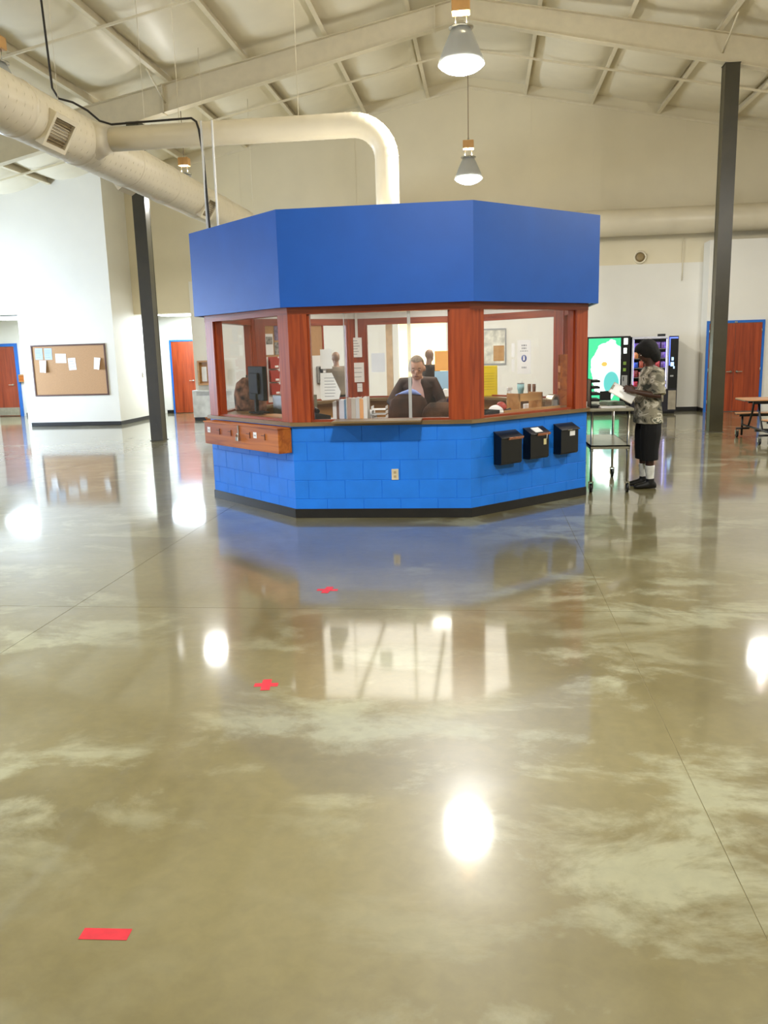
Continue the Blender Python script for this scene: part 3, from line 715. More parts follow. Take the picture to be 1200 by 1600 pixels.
# ---- three black mailboxes on the right front side (side 1)
M_RUST = mat('copper_strip', rgb(196, 130, 96), 0.35, metal=0.6, var=0.15, scale=30)
for i, (u0, u1, z0, z1, lab) in enumerate(((0.34, 0.66, 0.53, 0.875, 'black metal mailbox nearest the kiosk front corner, plain front'), (0.80, 1.10, 0.545, 0.88, 'black metal mailbox with a hanging tag, middle of three'), (1.31, 1.61, 0.55, 0.885, 'black metal mailbox with white sticker, nearest the steel cart'))):
    p = kf(1, -HS + (u0 + u1) / 2, 0, z0); t = thing('mailbox', lab, 'mailbox', p, PI / 4, 'black mailboxes on the kiosk'); L = (u1 - u0) / 2; hh = z1 - z0
    prof = [(-0.003, 0.0), (-0.10, 0.0), (-0.115, 0.02), (-0.115, hh - 0.06), (-0.003, hh)]
    n = len(prof); vs = [(-L, y, z) for y, z in prof] + [(L, y, z) for y, z in prof]
    MB().add(vs, [tuple(range(n)), tuple(range(2 * n - 1, n - 1, -1))] + [(q, n + q, n + (q + 1) % n, (q + 1) % n) for q in range(n)]).build('body', M_BLACKM, t)
    # sloped lid
    sl = math.atan2(0.06, 0.112)
    lid = MB().box(-L - 0.012, L + 0.012, -0.142, 0.0, 0.0, 0.012, 0.003).xf(Matrix.Translation((0, -0.004, hh + 0.002)) @ Matrix.Rotation(sl, 4, 'X')).build('lid', M_BLACKM, t)
    if i < 2:
        MB().box(-0.06 if i == 0 else -0.05, L + 0.005, -0.150, -0.142, -0.012, 0.014).xf(Matrix.Translation((0, -0.004, hh + 0.002)) @ Matrix.Rotation(sl, 4, 'X')).build('lid_edge_strip', M_RUST, lid)
    else:
        MB().box(-0.05, 0.02, -0.1445, -0.142, -0.002, 0.012).xf(Matrix.Translation((0, -0.004, hh + 0.002)) @ Matrix.Rotation(sl, 4, 'X')).build('lid_edge_strip', M_CHROME, lid)
        st = MB().box(0.0, 0.09, -0.117, -0.115, hh - 0.13, hh - 0.075).build('sticker', M_PAPER, t)
    if i == 1:
        MB().tube([(0.085, -0.146, hh - 0.07), (0.08, -0.146, hh - 0.12)], 0.003, 5).build('tag_string', M_PAPER, t)
        MB().box(0.062, 0.105, -0.1195, -0.116, hh - 0.185, hh - 0.12).build('paper_tag', mat('manila', rgb(214, 202, 150), 0.7), t)
        MB().box(-0.07, 0.05, -0.12, -0.03, 0.014, 0.02).xf(Matrix.Translation((0, -0.004, hh + 0.002)) @ Matrix.Rotation(sl, 4, 'X')).build('paper_slip', M_PAPER, t)

# ------------------------------------------------------------------ papers and notices
M_INK = mat('grey_ink', rgb(120, 120, 126), 0.7)
M_BLUEINK = mat('blue_ink', rgb(60, 84, 160), 0.6)
def sheet(name, lab, cat, c, nrm_rot, wd, ht, m=None, tilt=0.0, lines=0, group=None, curl=0.0, ink=None):
    """paper hung on a vertical surface: c = centre, nrm_rot = rotation about z (0 faces -Y)"""
    o = empty(name, c, nrm_rot); tag(o, lab, cat, group); o.rotation_euler = (0, tilt, nrm_rot)
    nx, nz = 8, 8; vs = []; fs = []
    for side in (0, 1):
        for j in range(nz + 1):
            for i in range(nx + 1):
                u = i / nx; v = j / nz
                y = -0.002 - curl * (max(0, u - 0.5) * 2) ** 2 * (0.3 + 0.7 * (1 - v)) + side * 0.0007
                vs.append((-wd / 2 + wd * u, y, -ht / 2 + ht * v))
    off = (nx + 1) * (nz + 1)
    for j in range(nz):
        for i in range(nx):
            a = j * (nx + 1) + i; fs.append((a, a + 1, a + nx + 2, a + nx + 1)); fs.append((off + a, off + a + nx + 1, off + a + nx + 2, off + a + 1))
    MB().add(vs, fs, True).build('paper', m or M_PAPER, o)
    for q in range(lines):
        z = ht / 2 - ht * (q + 1.2) / (lines + 1.4); ww = wd * random.uniform(0.55, 0.8)
        MB().box(-wd * 0.4, -wd * 0.4 + ww, -0.0035, -0.0022, z - ht * 0.012, z + ht * 0.012).build('print_line', ink or M_INK, o)
    return o

# bulletin board
B0 = at(52, 541, YBUL); B1 = at(168, 617, YBUL)
bx0, bx1, bz0, bz1 = -11.93, -9.90, 0.82, 2.12
bb = thing('bulletin_board', 'wide cork bulletin board with dark frame on white wall', 'bulletin board', ((bx0 + bx1) / 2, YBUL, bz0))
L = (bx1 - bx0) / 2; hh = bz1 - bz0; M_BFR = mat('dark_oak_frame', rgb(88, 56, 40), 0.45)
MB().box(-L, L, -0.015, -0.002, 0, hh).build('cork_panel', M_CORK, bb)
for a in ((-L - 0.02, L + 0.02, -0.022, 0.018), (-L - 0.02, L + 0.02, hh - 0.018, hh + 0.022)): MB().box(a[0], a[1], -0.03, -0.002, a[2], a[3], 0.004).build('frame_rail', M_BFR, bb)
for x in (-L, L): MB().box(x - 0.02, x + 0.02, -0.03, -0.002, 0.018, hh - 0.018, 0.004).build('frame_stile', M_BFR, bb)
yb = YBUL - 0.017
M_PALEB = mat('pale_blue_paper', rgb(178, 196, 214), 0.7, var=0.03)
def bpaper(px0, py0, px1, py1, lab, m=None, tilt=0, lines=0, curl=0):
    a = at(px0, py0, yb); b = at(px1, py1, yb); c = (a + b) / 2; c.y = yb
    sheet('pinned_paper', lab, 'paper', c, 0, abs(b.x - a.x), abs(a.z - b.z), m, tilt, lines, 'papers pinned to the cork board', curl)
bpaper(54, 544.5, 67.5, 562, 'pale blue sheet in the top left corner of the cork board', M_PALEB, 0.02, 4)
bpaper(68.5, 544.5, 82, 562, 'pale blue sheet, second from the cork board corner', M_PALEB, 0.02, 4)
bpaper(86, 553, 104, 567, 'white landscape sheet upper middle of the cork board', None, 0.03, 3)
bpaper(61, 563.5, 74, 582, 'white curled sheet below the pale blue ones on the cork board', None, 0.05, 0, 0.06)
bpaper(106, 559.5, 119.5, 578, 'white portrait sheet at the centre of the cork board', None, -0.05, 3)
bpaper(146, 559, 158, 577, 'white sheet with a folded corner at the cork board right', None, 0.12, 0, 0.09)
# small things on the walls
c = at(36, 591, YCOR); t = thing('wooden_wall_box', 'small wooden wall box beside the left edge door', 'wall box', (c.x, YCOR, c.z - 0.12))
MB().box(-0.10, 0.10, -0.10, -0.002, 0, 0.24, 0.006).build('body', M_TAN, t); MB().box(-0.08, 0.08, -0.105, -0.10, 0.03, 0.2).build('front', M_BOX, t)
c = at(222, 585, 23.1)
t = thing('wall_switch', 'white thermostat plate on the corridor side wall by the column', 'switch', (-9.607, 23.2, c.z - 0.06))
MB().box(0, 0.012, -0.05, 0.05, 0, 0.13, 0.003).build('plate', mat('ivory_plate', rgb(226, 222, 210), 0.4), t); MB().box(0.012, 0.02, -0.02, 0.02, 0.04, 0.09).build('dial', M_GREY, t)
# display case and grey heater on the wall left of the kiosk
c0 = at(313, 568, YB)
t = thing('display_case', 'tan wooden display case on the wall left of the kiosk', 'display case', (c0.x + 0.32, YG, 0.95))
for a in ((-0.36, 0.36, 0.0, 0.05), (-0.36, 0.36, 0.62, 0.67)): MB().box(a[0], a[1], -0.14, -0.002, a[2], a[3]).build('rail', M_TAN, t)
for x in (-0.335, 0.335): MB().box(x - 0.025, x + 0.025, -0.14, -0.002, 0.05, 0.62).build('stile', M_TAN, t)
MB().box(-0.31, 0.31, -0.02, -0.002, 0.05, 0.62).build('back_panel', M_TAN, t)
for i, x in enumerate((-0.2, 0.0, 0.2)): MB().box(x - 0.07, x + 0.07, -0.05, -0.04, 0.1, 0.5).build('card', M_PAPER if i != 1 else M_BLACK, t)
t = thing('metal_cabinet', 'grey metal cabinet standing below the display case', 'cabinet', (c0.x + 0.45, YG - 0.02, 0.02))
MB().box(-0.62, 0.62, -0.3, -0.002, 0.06, 0.80, 0.01).build('body', mat('light_grey_enamel', rgb(206, 206, 200), 0.4), t); MB().box(-0.6, 0.6, -0.27, -0.02, -0.02, 0.06).build('toe_kick', M_BASE, t)
for k in range(6): MB().box(-0.5, 0.5, -0.304, -0.3, 0.66 + k * 0.018, 0.668 + k * 0.018).build('louvre', M_GREY, t)
# round wall speaker
c = at(1000, 407, YB); t = thing('wall_speaker', 'small round speaker grille on the gable wall above the vending machines', 'speaker', (c.x, YB, c.z + 0.08))
Rx = Matrix.Rotation(PI / 2, 4, 'X')
MB().lathe([(0, 0), (0.17, 0), (0.165, 0.03), (0.125, 0.035), (0.125, 0.02), (0, 0.02)], 28).xf(Rx).build('rim', M_STEELW, t)
MB().lathe([(0, 0.02), (0.115, 0.02), (0.07, 0.04), (0, 0.045)], 24).xf(Rx).build('cone', M_GRILLE, t)

# framed picture on the gable wall seen through the kiosk
p0 = at(684, 516, YB); p1 = at(775, 570, YB)
t = thing('framed_picture', 'large framed picture on the back wall seen through the kiosk', 'picture', ((p0.x + p1.x) / 2 + 0.6, YG, p1.z))
L = 0.44; hh = p0.z - p1.z
for a in ((-L, L, 0, 0.04), (-L, L, hh - 0.04, hh)): MB().box(a[0], a[1], -0.03, -0.002, a[2], a[3]).build('frame_rail', M_GREY, t)
for x in (-L, L - 0.04): MB().box(x, x + 0.04, -0.03, -0.002, 0.04, hh - 0.04).build('frame_stile', M_GREY, t)
MB().box(-L + 0.04, L - 0.04, -0.015, -0.002, 0.04, hh - 0.04).build('print', mat('pale_print', rgb(210, 206, 190), 0.4, var=0.2, scale=5), t)
MB().box(0.1, 0.38, -0.018, -0.015, 0.1, 0.5).build('print_field', M_TAN, t)

# ------------------------------------------------------------------ vending machines
VY = 22.02
def vend_panel():
    m = bpy.data.materials.new('backlit_drink_panel'); m.use_nodes = True; nt = m.node_tree; n = nt.nodes; l = nt.links
    b = n['Principled BSDF']; tc = n.new('ShaderNodeTexCoord'); sp = n.new('ShaderNodeSeparateXYZ'); l.new(tc.outputs['Object'], sp.inputs[0])
    def math_(op, a, bb):
        x = n.new('ShaderNodeMath'); x.operation = op
        for i, q in enumerate((a, bb)):
            if isinstance(q, (int, float)): x.inputs[i].default_value = q
            else: l.new(q, x.inputs[i])
        return x.outputs[0]
    # white bottle-burst oval over a green sheet, cyan lower field
    nz = n.new('ShaderNodeTexNoise'); nz.inputs['Scale'].default_value = 4; l.new(tc.outputs['Object'], nz.inputs['Vector'])
    dx = math_('DIVIDE', sp.outputs[0], 0.44); dz = math_('DIVIDE', math_('SUBTRACT', sp.outputs[2], 1.12), 0.72)
    r = math_('ADD', math_('SQRT', math_('ADD', math_('MULTIPLY', dx, dx), math_('MULTIPLY', dz, dz)), 0), math_('MULTIPLY', math_('SUBTRACT', nz.outputs[0], 0.5), 0.5))
    cr = n.new('ShaderNodeValToRGB'); cr.color_ramp.elements[0].position = 0.90; cr.color_ramp.elements[1].position = 1.25
    cr.color_ramp.elements[0].color = (0.6, 0.7, 0.66, 1); cr.color_ramp.elements[1].color = (0.0, 0.14, 0.055, 1)
    l.new(r, cr.inputs[0])
    ax = math_('DIVIDE', math_('SUBTRACT', sp.outputs[0], 0.08), 0.24); az = math_('DIVIDE', math_('SUBTRACT', sp.outputs[2], 0.80), 0.36)
    r2 = math_('ADD', math_('MULTIPLY', ax, ax), math_('MULTIPLY', az, az))
    c2 = n.new('ShaderNodeValToRGB'); c2.color_ramp.elements[0].position = 0.55; c2.color_ramp.elements[1].position = 1.0
    c2.color_ramp.elements[0].color = (1, 1, 1, 1); c2.color_ramp.elements[1].color = (0, 0, 0, 1); l.new(r2, c2.inputs[0])
    mx = n.new('ShaderNodeMix'); mx.data_type = 'RGBA'; l.new(c2.outputs[0], mx.inputs[0]); l.new(cr.outputs[0], mx.inputs[6]); mx.inputs[7].default_value = (0.012, 0.11, 0.10, 1)
    lx = math_('DIVIDE', math_('ADD', sp.outputs[0], 0.10), 0.075); lz = math_('DIVIDE', math_('SUBTRACT', sp.outputs[2], 1.27), 0.06)
    r3 = math_('ADD', math_('MULTIPLY', lx, lx), math_('MULTIPLY', lz, lz)); s3 = math_('LESS_THAN', r3, 1.0)
    m3_ = n.new('ShaderNodeMix'); m3_.data_type = 'RGBA'; l.new(s3, m3_.inputs[0]); l.new(mx.outputs[2], m3_.inputs[6]); m3_.inputs[7].default_value = (0.16, 0.10, 0.012, 1)
    l.new(m3_.outputs[2], b.inputs['Emission Color']); b.inputs['Emission Strength'].default_value = 6.0
    b.inputs['Base Color'].default_value = (0.1, 0.1, 0.1, 1); b.inputs['Roughness'].default_value = 0.15
    return m
v1x0, v1x1 = 2.57, 3.64
t = thing('drink_vending_machine', 'glowing green and white drink vending machine against the back wall', 'vending machine', ((v1x0 + v1x1) / 2, VY, 0))
L = (v1x1 - v1x0) / 2
MB().box(-L, L, 0, 0.83, 0.06, 1.95, 0.012).build('cabinet', M_BLACKM, t)
MB().box(-L + 0.05, L - 0.05, 0.05, 0.8, 0, 0.06).build('plinth', M_BLACKM, t)
pn = MB().box(-L + 0.04, L - 0.24, -0.012, 0.0, 0.14, 1.91, 0.004).build('backlit_panel', vend_panel(), t)
MB().box(-0.20, 0.08, -0.02, -0.012, 0.36, 0.60, 0.004).build('dispense_flap', M_BLACKM, t)
bt = emis('lit_button', (0.8, 0.9, 0.85), 0.9)
for i, (z0, z1, w_) in enumerate(((1.74, 1.90, 0.1), (1.52, 1.66, 0.08), (1.24, 1.32, 0.07), (1.08, 1.16, 0.07))):
    MB().box(L - 0.17, L - 0.17 + w_, -0.016, 0, z0, z1, 0.004).build('selection_label', bt if i < 2 else mat('green_label', rgb(120, 150, 60), 0.4), t)
cn = MB().box(L - 0.20, L - 0.06, -0.016, 0, 0.72, 0.98, 0.004).build('coin_panel', M_GREY, t)
MB().box(L - 0.17, L - 0.15, -0.02, -0.016, 0.84, 0.94).build('coin_slot', M_BLACK, cn)
MB().box(-L - 0.025, -L, 0.02, 0.06, 0.95, 1.88).build('edge_light', emis('violet_strip', (0.25, 0.22, 1.0), 1.6), t)

v2x0, v2x1 = 3.67, 4.80
t = thing('snack_vending_machine', 'snack vending machine with lit glass front and keypad panel', 'vending machine', ((v2x0 + v2x1) / 2, VY, 0))
L = (v2x1 - v2x0) / 2; gw = 0.60 - 0.565
cb = MB(); gx0, gx1 = -L + 0.05, L - 0.27
cb.box(-L, L, 0.78, 0.83, 0.06, 1.92); cb.box(-L, gx0, 0, 0.78, 0.06, 1.92); cb.box(gx1, L, 0, 0.78, 0.06, 1.92); cb.box(gx0, gx1, 0, 0.78, 1.86, 1.92); cb.box(gx0, gx1, 0, 0.78, 0.06, 0.62)
cb.build('cabinet', mat('dark_cabinet', rgb(26, 24, 32), 0.4), t)
MB().box(-L + 0.04, L - 0.04, 0.04, 0.8, 0, 0.06).build('plinth', M_BLACKM, t)
M_VFR = mat('silver_trim', rgb(206, 206, 216), 0.35, metal=0.3)
for a in ((-L + 0.005, gx0, 0.62, 1.92), (gx1, gx1 + 0.035, 0.62, 1.92)): MB().box(a[0], a[1], -0.02, 0, a[2], a[3], 0.004).build('door_stile', M_VFR, t)
for a in ((gx0, gx1, 1.865, 1.92), (gx0, gx1, 0.60, 0.64)): MB().box(a[0], a[1], -0.02, 0, a[2], a[3], 0.004).build('door_rail', M_VFR, t)
MB().box(gx0, gx1, 0.004, 0.010, 0.64, 1.865).build('pane', M_GLASS, t)
MB().box(gx1 - 0.012, gx1 - 0.004, 0.03, 0.06, 0.66, 1.85).build('light_tube', emis('violet_tube', (0.5, 0.5, 1.0), 5.0), t)
MB().box(gx0 + 0.004, gx0 + 0.012, 0.03, 0.06, 0.66, 1.85).build('light_tube', emis('violet_tube', (0.5, 0.5, 1.0), 5.0), t)
kp = MB().box(gx1 + 0.05, L - 0.01, -0.014, 0, 0.64, 1.90, 0.004).build('control_panel', M_BLACKM, t)
MB().box(gx1 + 0.052, gx1 + 0.07, -0.018, -0.014, 1.2, 1.88).build('blue_light_bar', emis('blue_bar', (0.10, 0.16, 1.0), 2.2), kp)
MB().box(gx1 + 0.052, L - 0.02, -0.018, -0.014, 1.86, 1.89).build('blue_light_bar', emis('blue_bar', (0.10, 0.16, 1.0), 2.2), kp)
for z0, z1, x0, x1 in ((1.32, 1.40, 0.11, 0.16), (1.18, 1.28, 0.09, 0.17), (1.12, 1.18, 0.16, 0.19)):
    MB().box(gx1 + x0, gx1 + x1, -0.018, -0.014, z0, z1).build('lit_key', emis('lit_key', (0.35, 0.6, 1.0), 1.8), kp)
MB().box(gx1 + 0.09, gx1 + 0.17, -0.018, -0.014, 0.92, 0.96).build('bill_slot', M_GREY, kp)
MB().box(-L + 0.08, gx1 - 0.05, -0.012, 0, 0.3, 0.56, 0.006).build('retrieval_flap', mat('flap_beige', rgb(150, 140, 120), 0.4), t)
MB().box(gx1 + 0.06, L - 0.02, -0.012, 0, 0.1, 0.58, 0.006).build('lower_panel', mat('flap_beige', rgb(150, 140, 120), 0.4), t)
vx = (v2x0 + v2x1) / 2
pk = [(196, 60, 70), (222, 120, 130), (190, 170, 60), (226, 150, 90), (150, 60, 60), (210, 190, 180), (180, 80, 60), (120, 90, 170), (60, 100, 200)]
pkn = ['red', 'pink', 'yellow', 'orange', 'maroon', 'cream', 'rust', 'violet', 'blue']
rown = ['bottom', 'second lowest', 'middle', 'second highest', 'top']; nth = ['first', 'second', 'third', 'fourth', 'fifth', 'sixth']
for r in range(5):
    zs = 0.68 + r * 0.235
    MB().box(gx0, gx1, 0.03, 0.70, zs - 0.012, zs, 0).build('tray', M_GREY, t)
    for cidx in range(6):
        ci = (r * 4 + cidx * 5 + r * cidx) % 9; x = vx + gx0 + 0.075 + cidx * (gx1 - gx0 - 0.15) / 5
        col = rgb(*pk[ci]); hgt = random.uniform(0.13, 0.18)
        o = MB(); wd = 0.055
        rings = [((0, 0, 0), (wd, 0, 0), (0, 0.006, 0)), ((0, 0, 0.025), (wd, 0, 0), (0, 0.026, 0)), ((0, 0, hgt / 2), (wd * 0.96, 0, 0), (0, 0.036, 0)), ((0, 0, hgt - 0.02), (wd, 0, 0), (0, 0.022, 0)), ((0, 0, hgt), (wd, 0, 0), (0, 0.004, 0))]
        pko = o.loft(rings).build('snack_bag', mat('bag_' + pkn[ci], col, 0.3, var=0.15, scale=18), None, (x, VY + 0.09, zs))
        tag(pko, f'{pkn[ci]} snack bag on the {rown[r]} tray of the vending machine, {nth[cidx]} from left', 'snack', 'snack bags in the vending machine')
tag(MB().box(-0.09, 0.09, -0.05, 0.05, 0, 0.06, 0.008).box(-0.06, -0.03, -0.052, -0.05, 0.015, 0.045).box(0.03, 0.06, -0.052, -0.05, 0.015, 0.045).build('small_box', M_BLACK, None, (4.42, VY + 0.2, 1.92)), 'small black box on top of the snack vending machine', 'box')

# ------------------------------------------------------------------ steel cart
def caster(parent, x, y, r=0.05):
    c = MB().tube([(x - 0.016, y, r), (x + 0.016, y, r)], r, 18).build('caster', M_BLACK, parent)
    f = MB().box(x - 0.028, x - 0.02, y - 0.022, y + 0.03, r - 0.01, 2 * r + 0.02).box(x + 0.02, x + 0.028, y - 0.022, y + 0.03, r - 0.01, 2 * r + 0.02).box(x - 0.028, x + 0.028, y - 0.022, y + 0.03, 2 * r + 0.012, 2 * r + 0.024)
    f.build('fork', M_CHROME, c)
    return c
cx0, cx1, cy0, cy1 = 1.265, 1.735, 10.33, 11.62
ct = thing('steel_cart', 'steel utility cart on black casters beside the kiosk', 'cart', ((cx0 + cx1) / 2, (cy0 + cy1) / 2, 0))
cw, cl = (cx1 - cx0) / 2, (cy1 - cy0) / 2
MB().box(-cw - 0.02, cw + 0.03, -cl - 0.03, cl + 0.03, 0.985, 1.02, 0.006).build('top_shelf', M_STAIN, ct)
MB().box(-cw, cw, -cl, cl, 0.56, 0.575).box(-cw, cw, -cl, -cl + 0.01, 0.53, 0.575).box(-cw, cw, cl - 0.01, cl, 0.53, 0.575).box(-cw, -cw + 0.01, -cl, cl, 0.53, 0.575).box(cw - 0.01, cw, -cl, cl, 0.53, 0.575).build('lower_shelf', M_STAIN, ct)
for x in (-cw + 0.02, cw - 0.02):
    for y in (-cl + 0.03, cl - 0.03):
        lg = MB().tube([(x, y, 0.12), (x, y, 0.985)], 0.016, 10).build('leg', M_CHROME, ct)
        MB().tube([(x, y, 0.50), (x, y, 0.53)], 0.022, 10).build('collar', M_CHROME, lg)
        caster(ct, x, y, 0.055)
# things on the cart
t = thing('letter_tray', 'stack of black letter trays on the steel cart by the kiosk', 'letter tray', (1.33, 10.6, 1.02))
for k in range(5):
    z = 0.0 + k * 0.075
    MB().box(-0.055, 0.055, -0.15, 0.15, z, z + 0.03, 0.004).build('tray', M_BLACK, t)
MB().box(-0.058, -0.046, -0.15, -0.14, 0, 0.34).box(-0.058, -0.046, 0.14, 0.15, 0, 0.34).box(-0.06, -0.052, -0.15, 0.15, 0, 0.34).build('upright', M_BLACK, t)
tag(MB().box(-0.15, 0.15, -0.11, 0.11, 0, 0.014, 0.003).build('paper_stack', M_PAPER, None, (1.52, 10.46, 1.02), (0, 0, 0.1)), 'thin stack of white paper on the front of the steel cart', 'paper stack')
tag(MB().box(-0.11, 0.11, -0.15, 0.15, 0, 0.03, 0.004).box(-0.1, 0.1, -0.14, 0.14, 0.03, 0.045, 0.003).build('folder_pile', mat('pale_green_card', rgb(150, 170, 150), 0.6, var=0.1), None, (1.60, 10.95, 1.02), (0, 0, 0.25)), 'pile of pale folders on the cart behind the paper', 'folders')

# ------------------------------------------------------------------ cafeteria table at the right edge
ta = thing('cafeteria_table', 'long folding cafeteria table with attached benches on casters', 'table', (6.3, 15.7, 0))
M_TTOP = wood('table_laminate', rgb(190, 140, 92), rgb(164, 112, 66), axis=0, scale=4)
def plank(name, x0, x1, y0, y1, z, th, m, parent, c=0.08):
    poly = [(x0 + c, y0), (x1 - c, y0), (x1, y0 + c), (x1, y1 - c), (x1 - c, y1), (x0 + c, y1), (x0, y1 - c), (x0, y0 + c)]
    o = MB().prism(poly, z - th + 0.006, z).build(name, m, parent)
    e = 0.004; pe = [(x0 + c, y0 - e), (x1 - c, y0 - e), (x1 + e, y0 + c), (x1 + e, y1 - c), (x1 - c, y1 + e), (x0 + c, y1 + e), (x0 - e, y1 - c), (x0 - e, y0 + c)]
    MB().prism(pe, z - th, z - th + 0.012).build('edge_band', M_BLACK, o)
    return o
plank('table_top', -1.78, -0.01, -0.38, 0.38, 0.75, 0.03, M_TTOP, ta); plank('table_top', 0.01, 1.78, -0.38, 0.38, 0.75, 0.03, M_TTOP, ta)
for s in (-1, 1):
    for xa, xb in ((-1.62, -0.04), (0.04, 1.62)): plank('bench', xa, xb, s * 0.78 - 0.13, s * 0.78 + 0.13, 0.44, 0.03, M_TTOP, ta, 0.05)
for x in (-1.5, 1.5):
    fr = MB()
    for s in (-1, 1):
        fr.tube([(x, s * 0.78, 0.41), (x, s * 0.78, 0.02)], 0.02, 8)
        fr.tube([(x - 0.14, s * 0.66, 0.16), (x + 0.1, s * 0.66, 0.16)], 0.018, 8)
        fr.tube([(x, s * 0.78, 0.22), (x + 0.0, s * 0.4, 0.22), (x, s * 0.2, 0.5), (x, s * 0.12, 0.72)], 0.02, 8)
    fr.tube([(x, -0.78, 0.22), (x, 0.78, 0.22)], 0.018, 8)
    fr.build('end_frame', M_BLACK, ta)
    for s in (-1, 1): caster(ta, x - 0.12, s * 0.66, 0.055)
for s in (-1, 1):
    MB().box(-1.6, 1.6, s * 0.14 - 0.02, s * 0.14 + 0.02, 0.66, 0.72).build('top_rail', M_BLACK, ta)
    MB().box(-1.55, 1.55, s * 0.78 - 0.02, s * 0.78 + 0.02, 0.37, 0.41).build('bench_rail', M_BLACK, ta)
MB().box(-1.5, 1.5, -0.03, 0.03, 0.16, 0.21).build('spine', M_BLACK, ta)

# ------------------------------------------------------------------ red tape marks
def tape(x, y, lab, strips):
    t = thing('floor_tape_mark', lab, 'tape mark', (x, y, 0), 0, 'red tape marks on the floor')
    for k, (a, ln, wd) in enumerate(strips):
        MB().box(-ln / 2, ln / 2, -wd / 2, wd / 2, 0.0005 + 0.0006 * k, 0.0011 + 0.0006 * k).build('tape_strip', M_RED, t, None, (0, 0, a))
    return t
tape(-1.19, 6.06, 'red tape cross on the floor nearest the kiosk', ((0.0, 0.16, 0.05), (PI / 2 - 0.1, 0.17, 0.055)))
tape(-1.19, 4.22, 'red tape cross in the middle of the floor', ((0.1, 0.13, 0.048), (PI / 2 + 0.15, 0.15, 0.05)))
tape(-1.19, 2.22, 'single red tape strip in the near left foreground', ((0.05, 0.155, 0.052),))

# ------------------------------------------------------------------ inside the kiosk
ZC = 1.04      # counter height
# sheets on the front glass (inner side)
yg = KY - AP + 0.085
def fsheet(px0, py0, px1, py1, lab, Y=yg, m=None, lines=0, tilt=0.0):
    a = at(px0, py0, Y); b = at(px1, py1, Y); c = (a + b) / 2; c.y = Y
    return sheet('window_notice', lab, 'paper', c, 0, abs(b.x - a.x), abs(a.z - b.z), m, tilt, lines)
fsheet(500, 546, 519, 576, 'blank white sheet taped left in the front kiosk window', lines=0)
fsheet(580, 552, 602, 581, 'pale sheet taped in the middle of the front kiosk window', m=mat('thin_paper', rgb(226, 228, 234), 0.6, var=0.02))
# big angled sheet with a clipped corner
a = at(499, 583, yg); b = at(533, 625, yg)
t = thing('large_notice', 'large white notice with clipped corners low in the front window', 'paper', ((a.x + b.x) / 2, yg, b.z))
L = (b.x - a.x) / 2; hh = a.z - b.z
MB().prism_y([(-L, 0.02), (-L + 0.02, 0), (L - 0.02, 0.01), (L, 0.09), (L - 0.09, hh), (-L + 0.01, hh)], -0.002, 0).build('paper', M_PAPER, t)
for q in range(7):
    MB().box(-L * 0.55, L * random.uniform(0.3, 0.6), -0.003, -0.002, 0.04 + q * 0.032, 0.045 + q * 0.032).build('print_line', M_INK, t)
# papers on the rear-left corner post
yp_ = 13.26
fsheet(543, 528, 566, 558, 'ruled white sheet, upper of two on the rear oak post', yp_, lines=6)
fsheet(547, 567, 569.5, 597, 'white sheet with vertical print, lower of two on the rear post', yp_, lines=3)
fsheet(558, 599, 566.5, 612, 'small white card below the sheets on the rear post', yp_, lines=1)
a = at(554, 489, yp_ + 0.02); b = at(558.5, 528, yp_ + 0.02)
tag(MB().box(-0.02, 0.02, -0.006, 0, 0, a.z - b.z).build('cable_cover', M_WHITE, None, (a.x + 0.02, yp_ + 0.02, b.z)), 'white cable cover strip above the sheets on the rear post', 'cable cover')
# coloured sheets on the rear windows
def rsheet(k, x, z, wd, ht, lab, m=None, lines=0, cat='paper', d=0.13):
    c = kf(k, x, d, z); rot = k * PI / 4 + PI
    return sheet('notice_or_reflection', lab, cat, c, rot, wd, ht, m, 0, lines)
fsheet(679, 548.5, 703, 579, 'orange card on the rear kiosk window', 13.27, mat('orange_card', rgb(240, 176, 96), 0.6, var=0.02))
fsheet(679, 580, 703, 607.5, 'pale blue card under the orange one on the rear window', 13.27, mat('sky_card', rgb(160, 198, 224), 0.6, var=0.02))
fsheet(680, 609, 703, 626, 'white sheet under the pale blue card on the rear window', 13.27)
# yellow board with faint ribs on the rear-right side
t = thing('yellow_board', 'bright yellow plastic board standing on the rear counter', 'board', at(763, 613, 13.02).to_tuple(), 0.15)
t.location.z = ZC
MB().box(-0.14, 0.14, -0.012, 0.012, 0, 0.46, 0.01).build('panel', mat('yellow_plastic', rgb(226, 200, 24), 0.4, var=0.04), t)
for q in range(7): MB().box(-0.09, 0.09, -0.0145, -0.012, 0.1 + q * 0.04, 0.106 + q * 0.04).build('rib', mat('yellow_dark', rgb(190, 166, 16), 0.45), t)
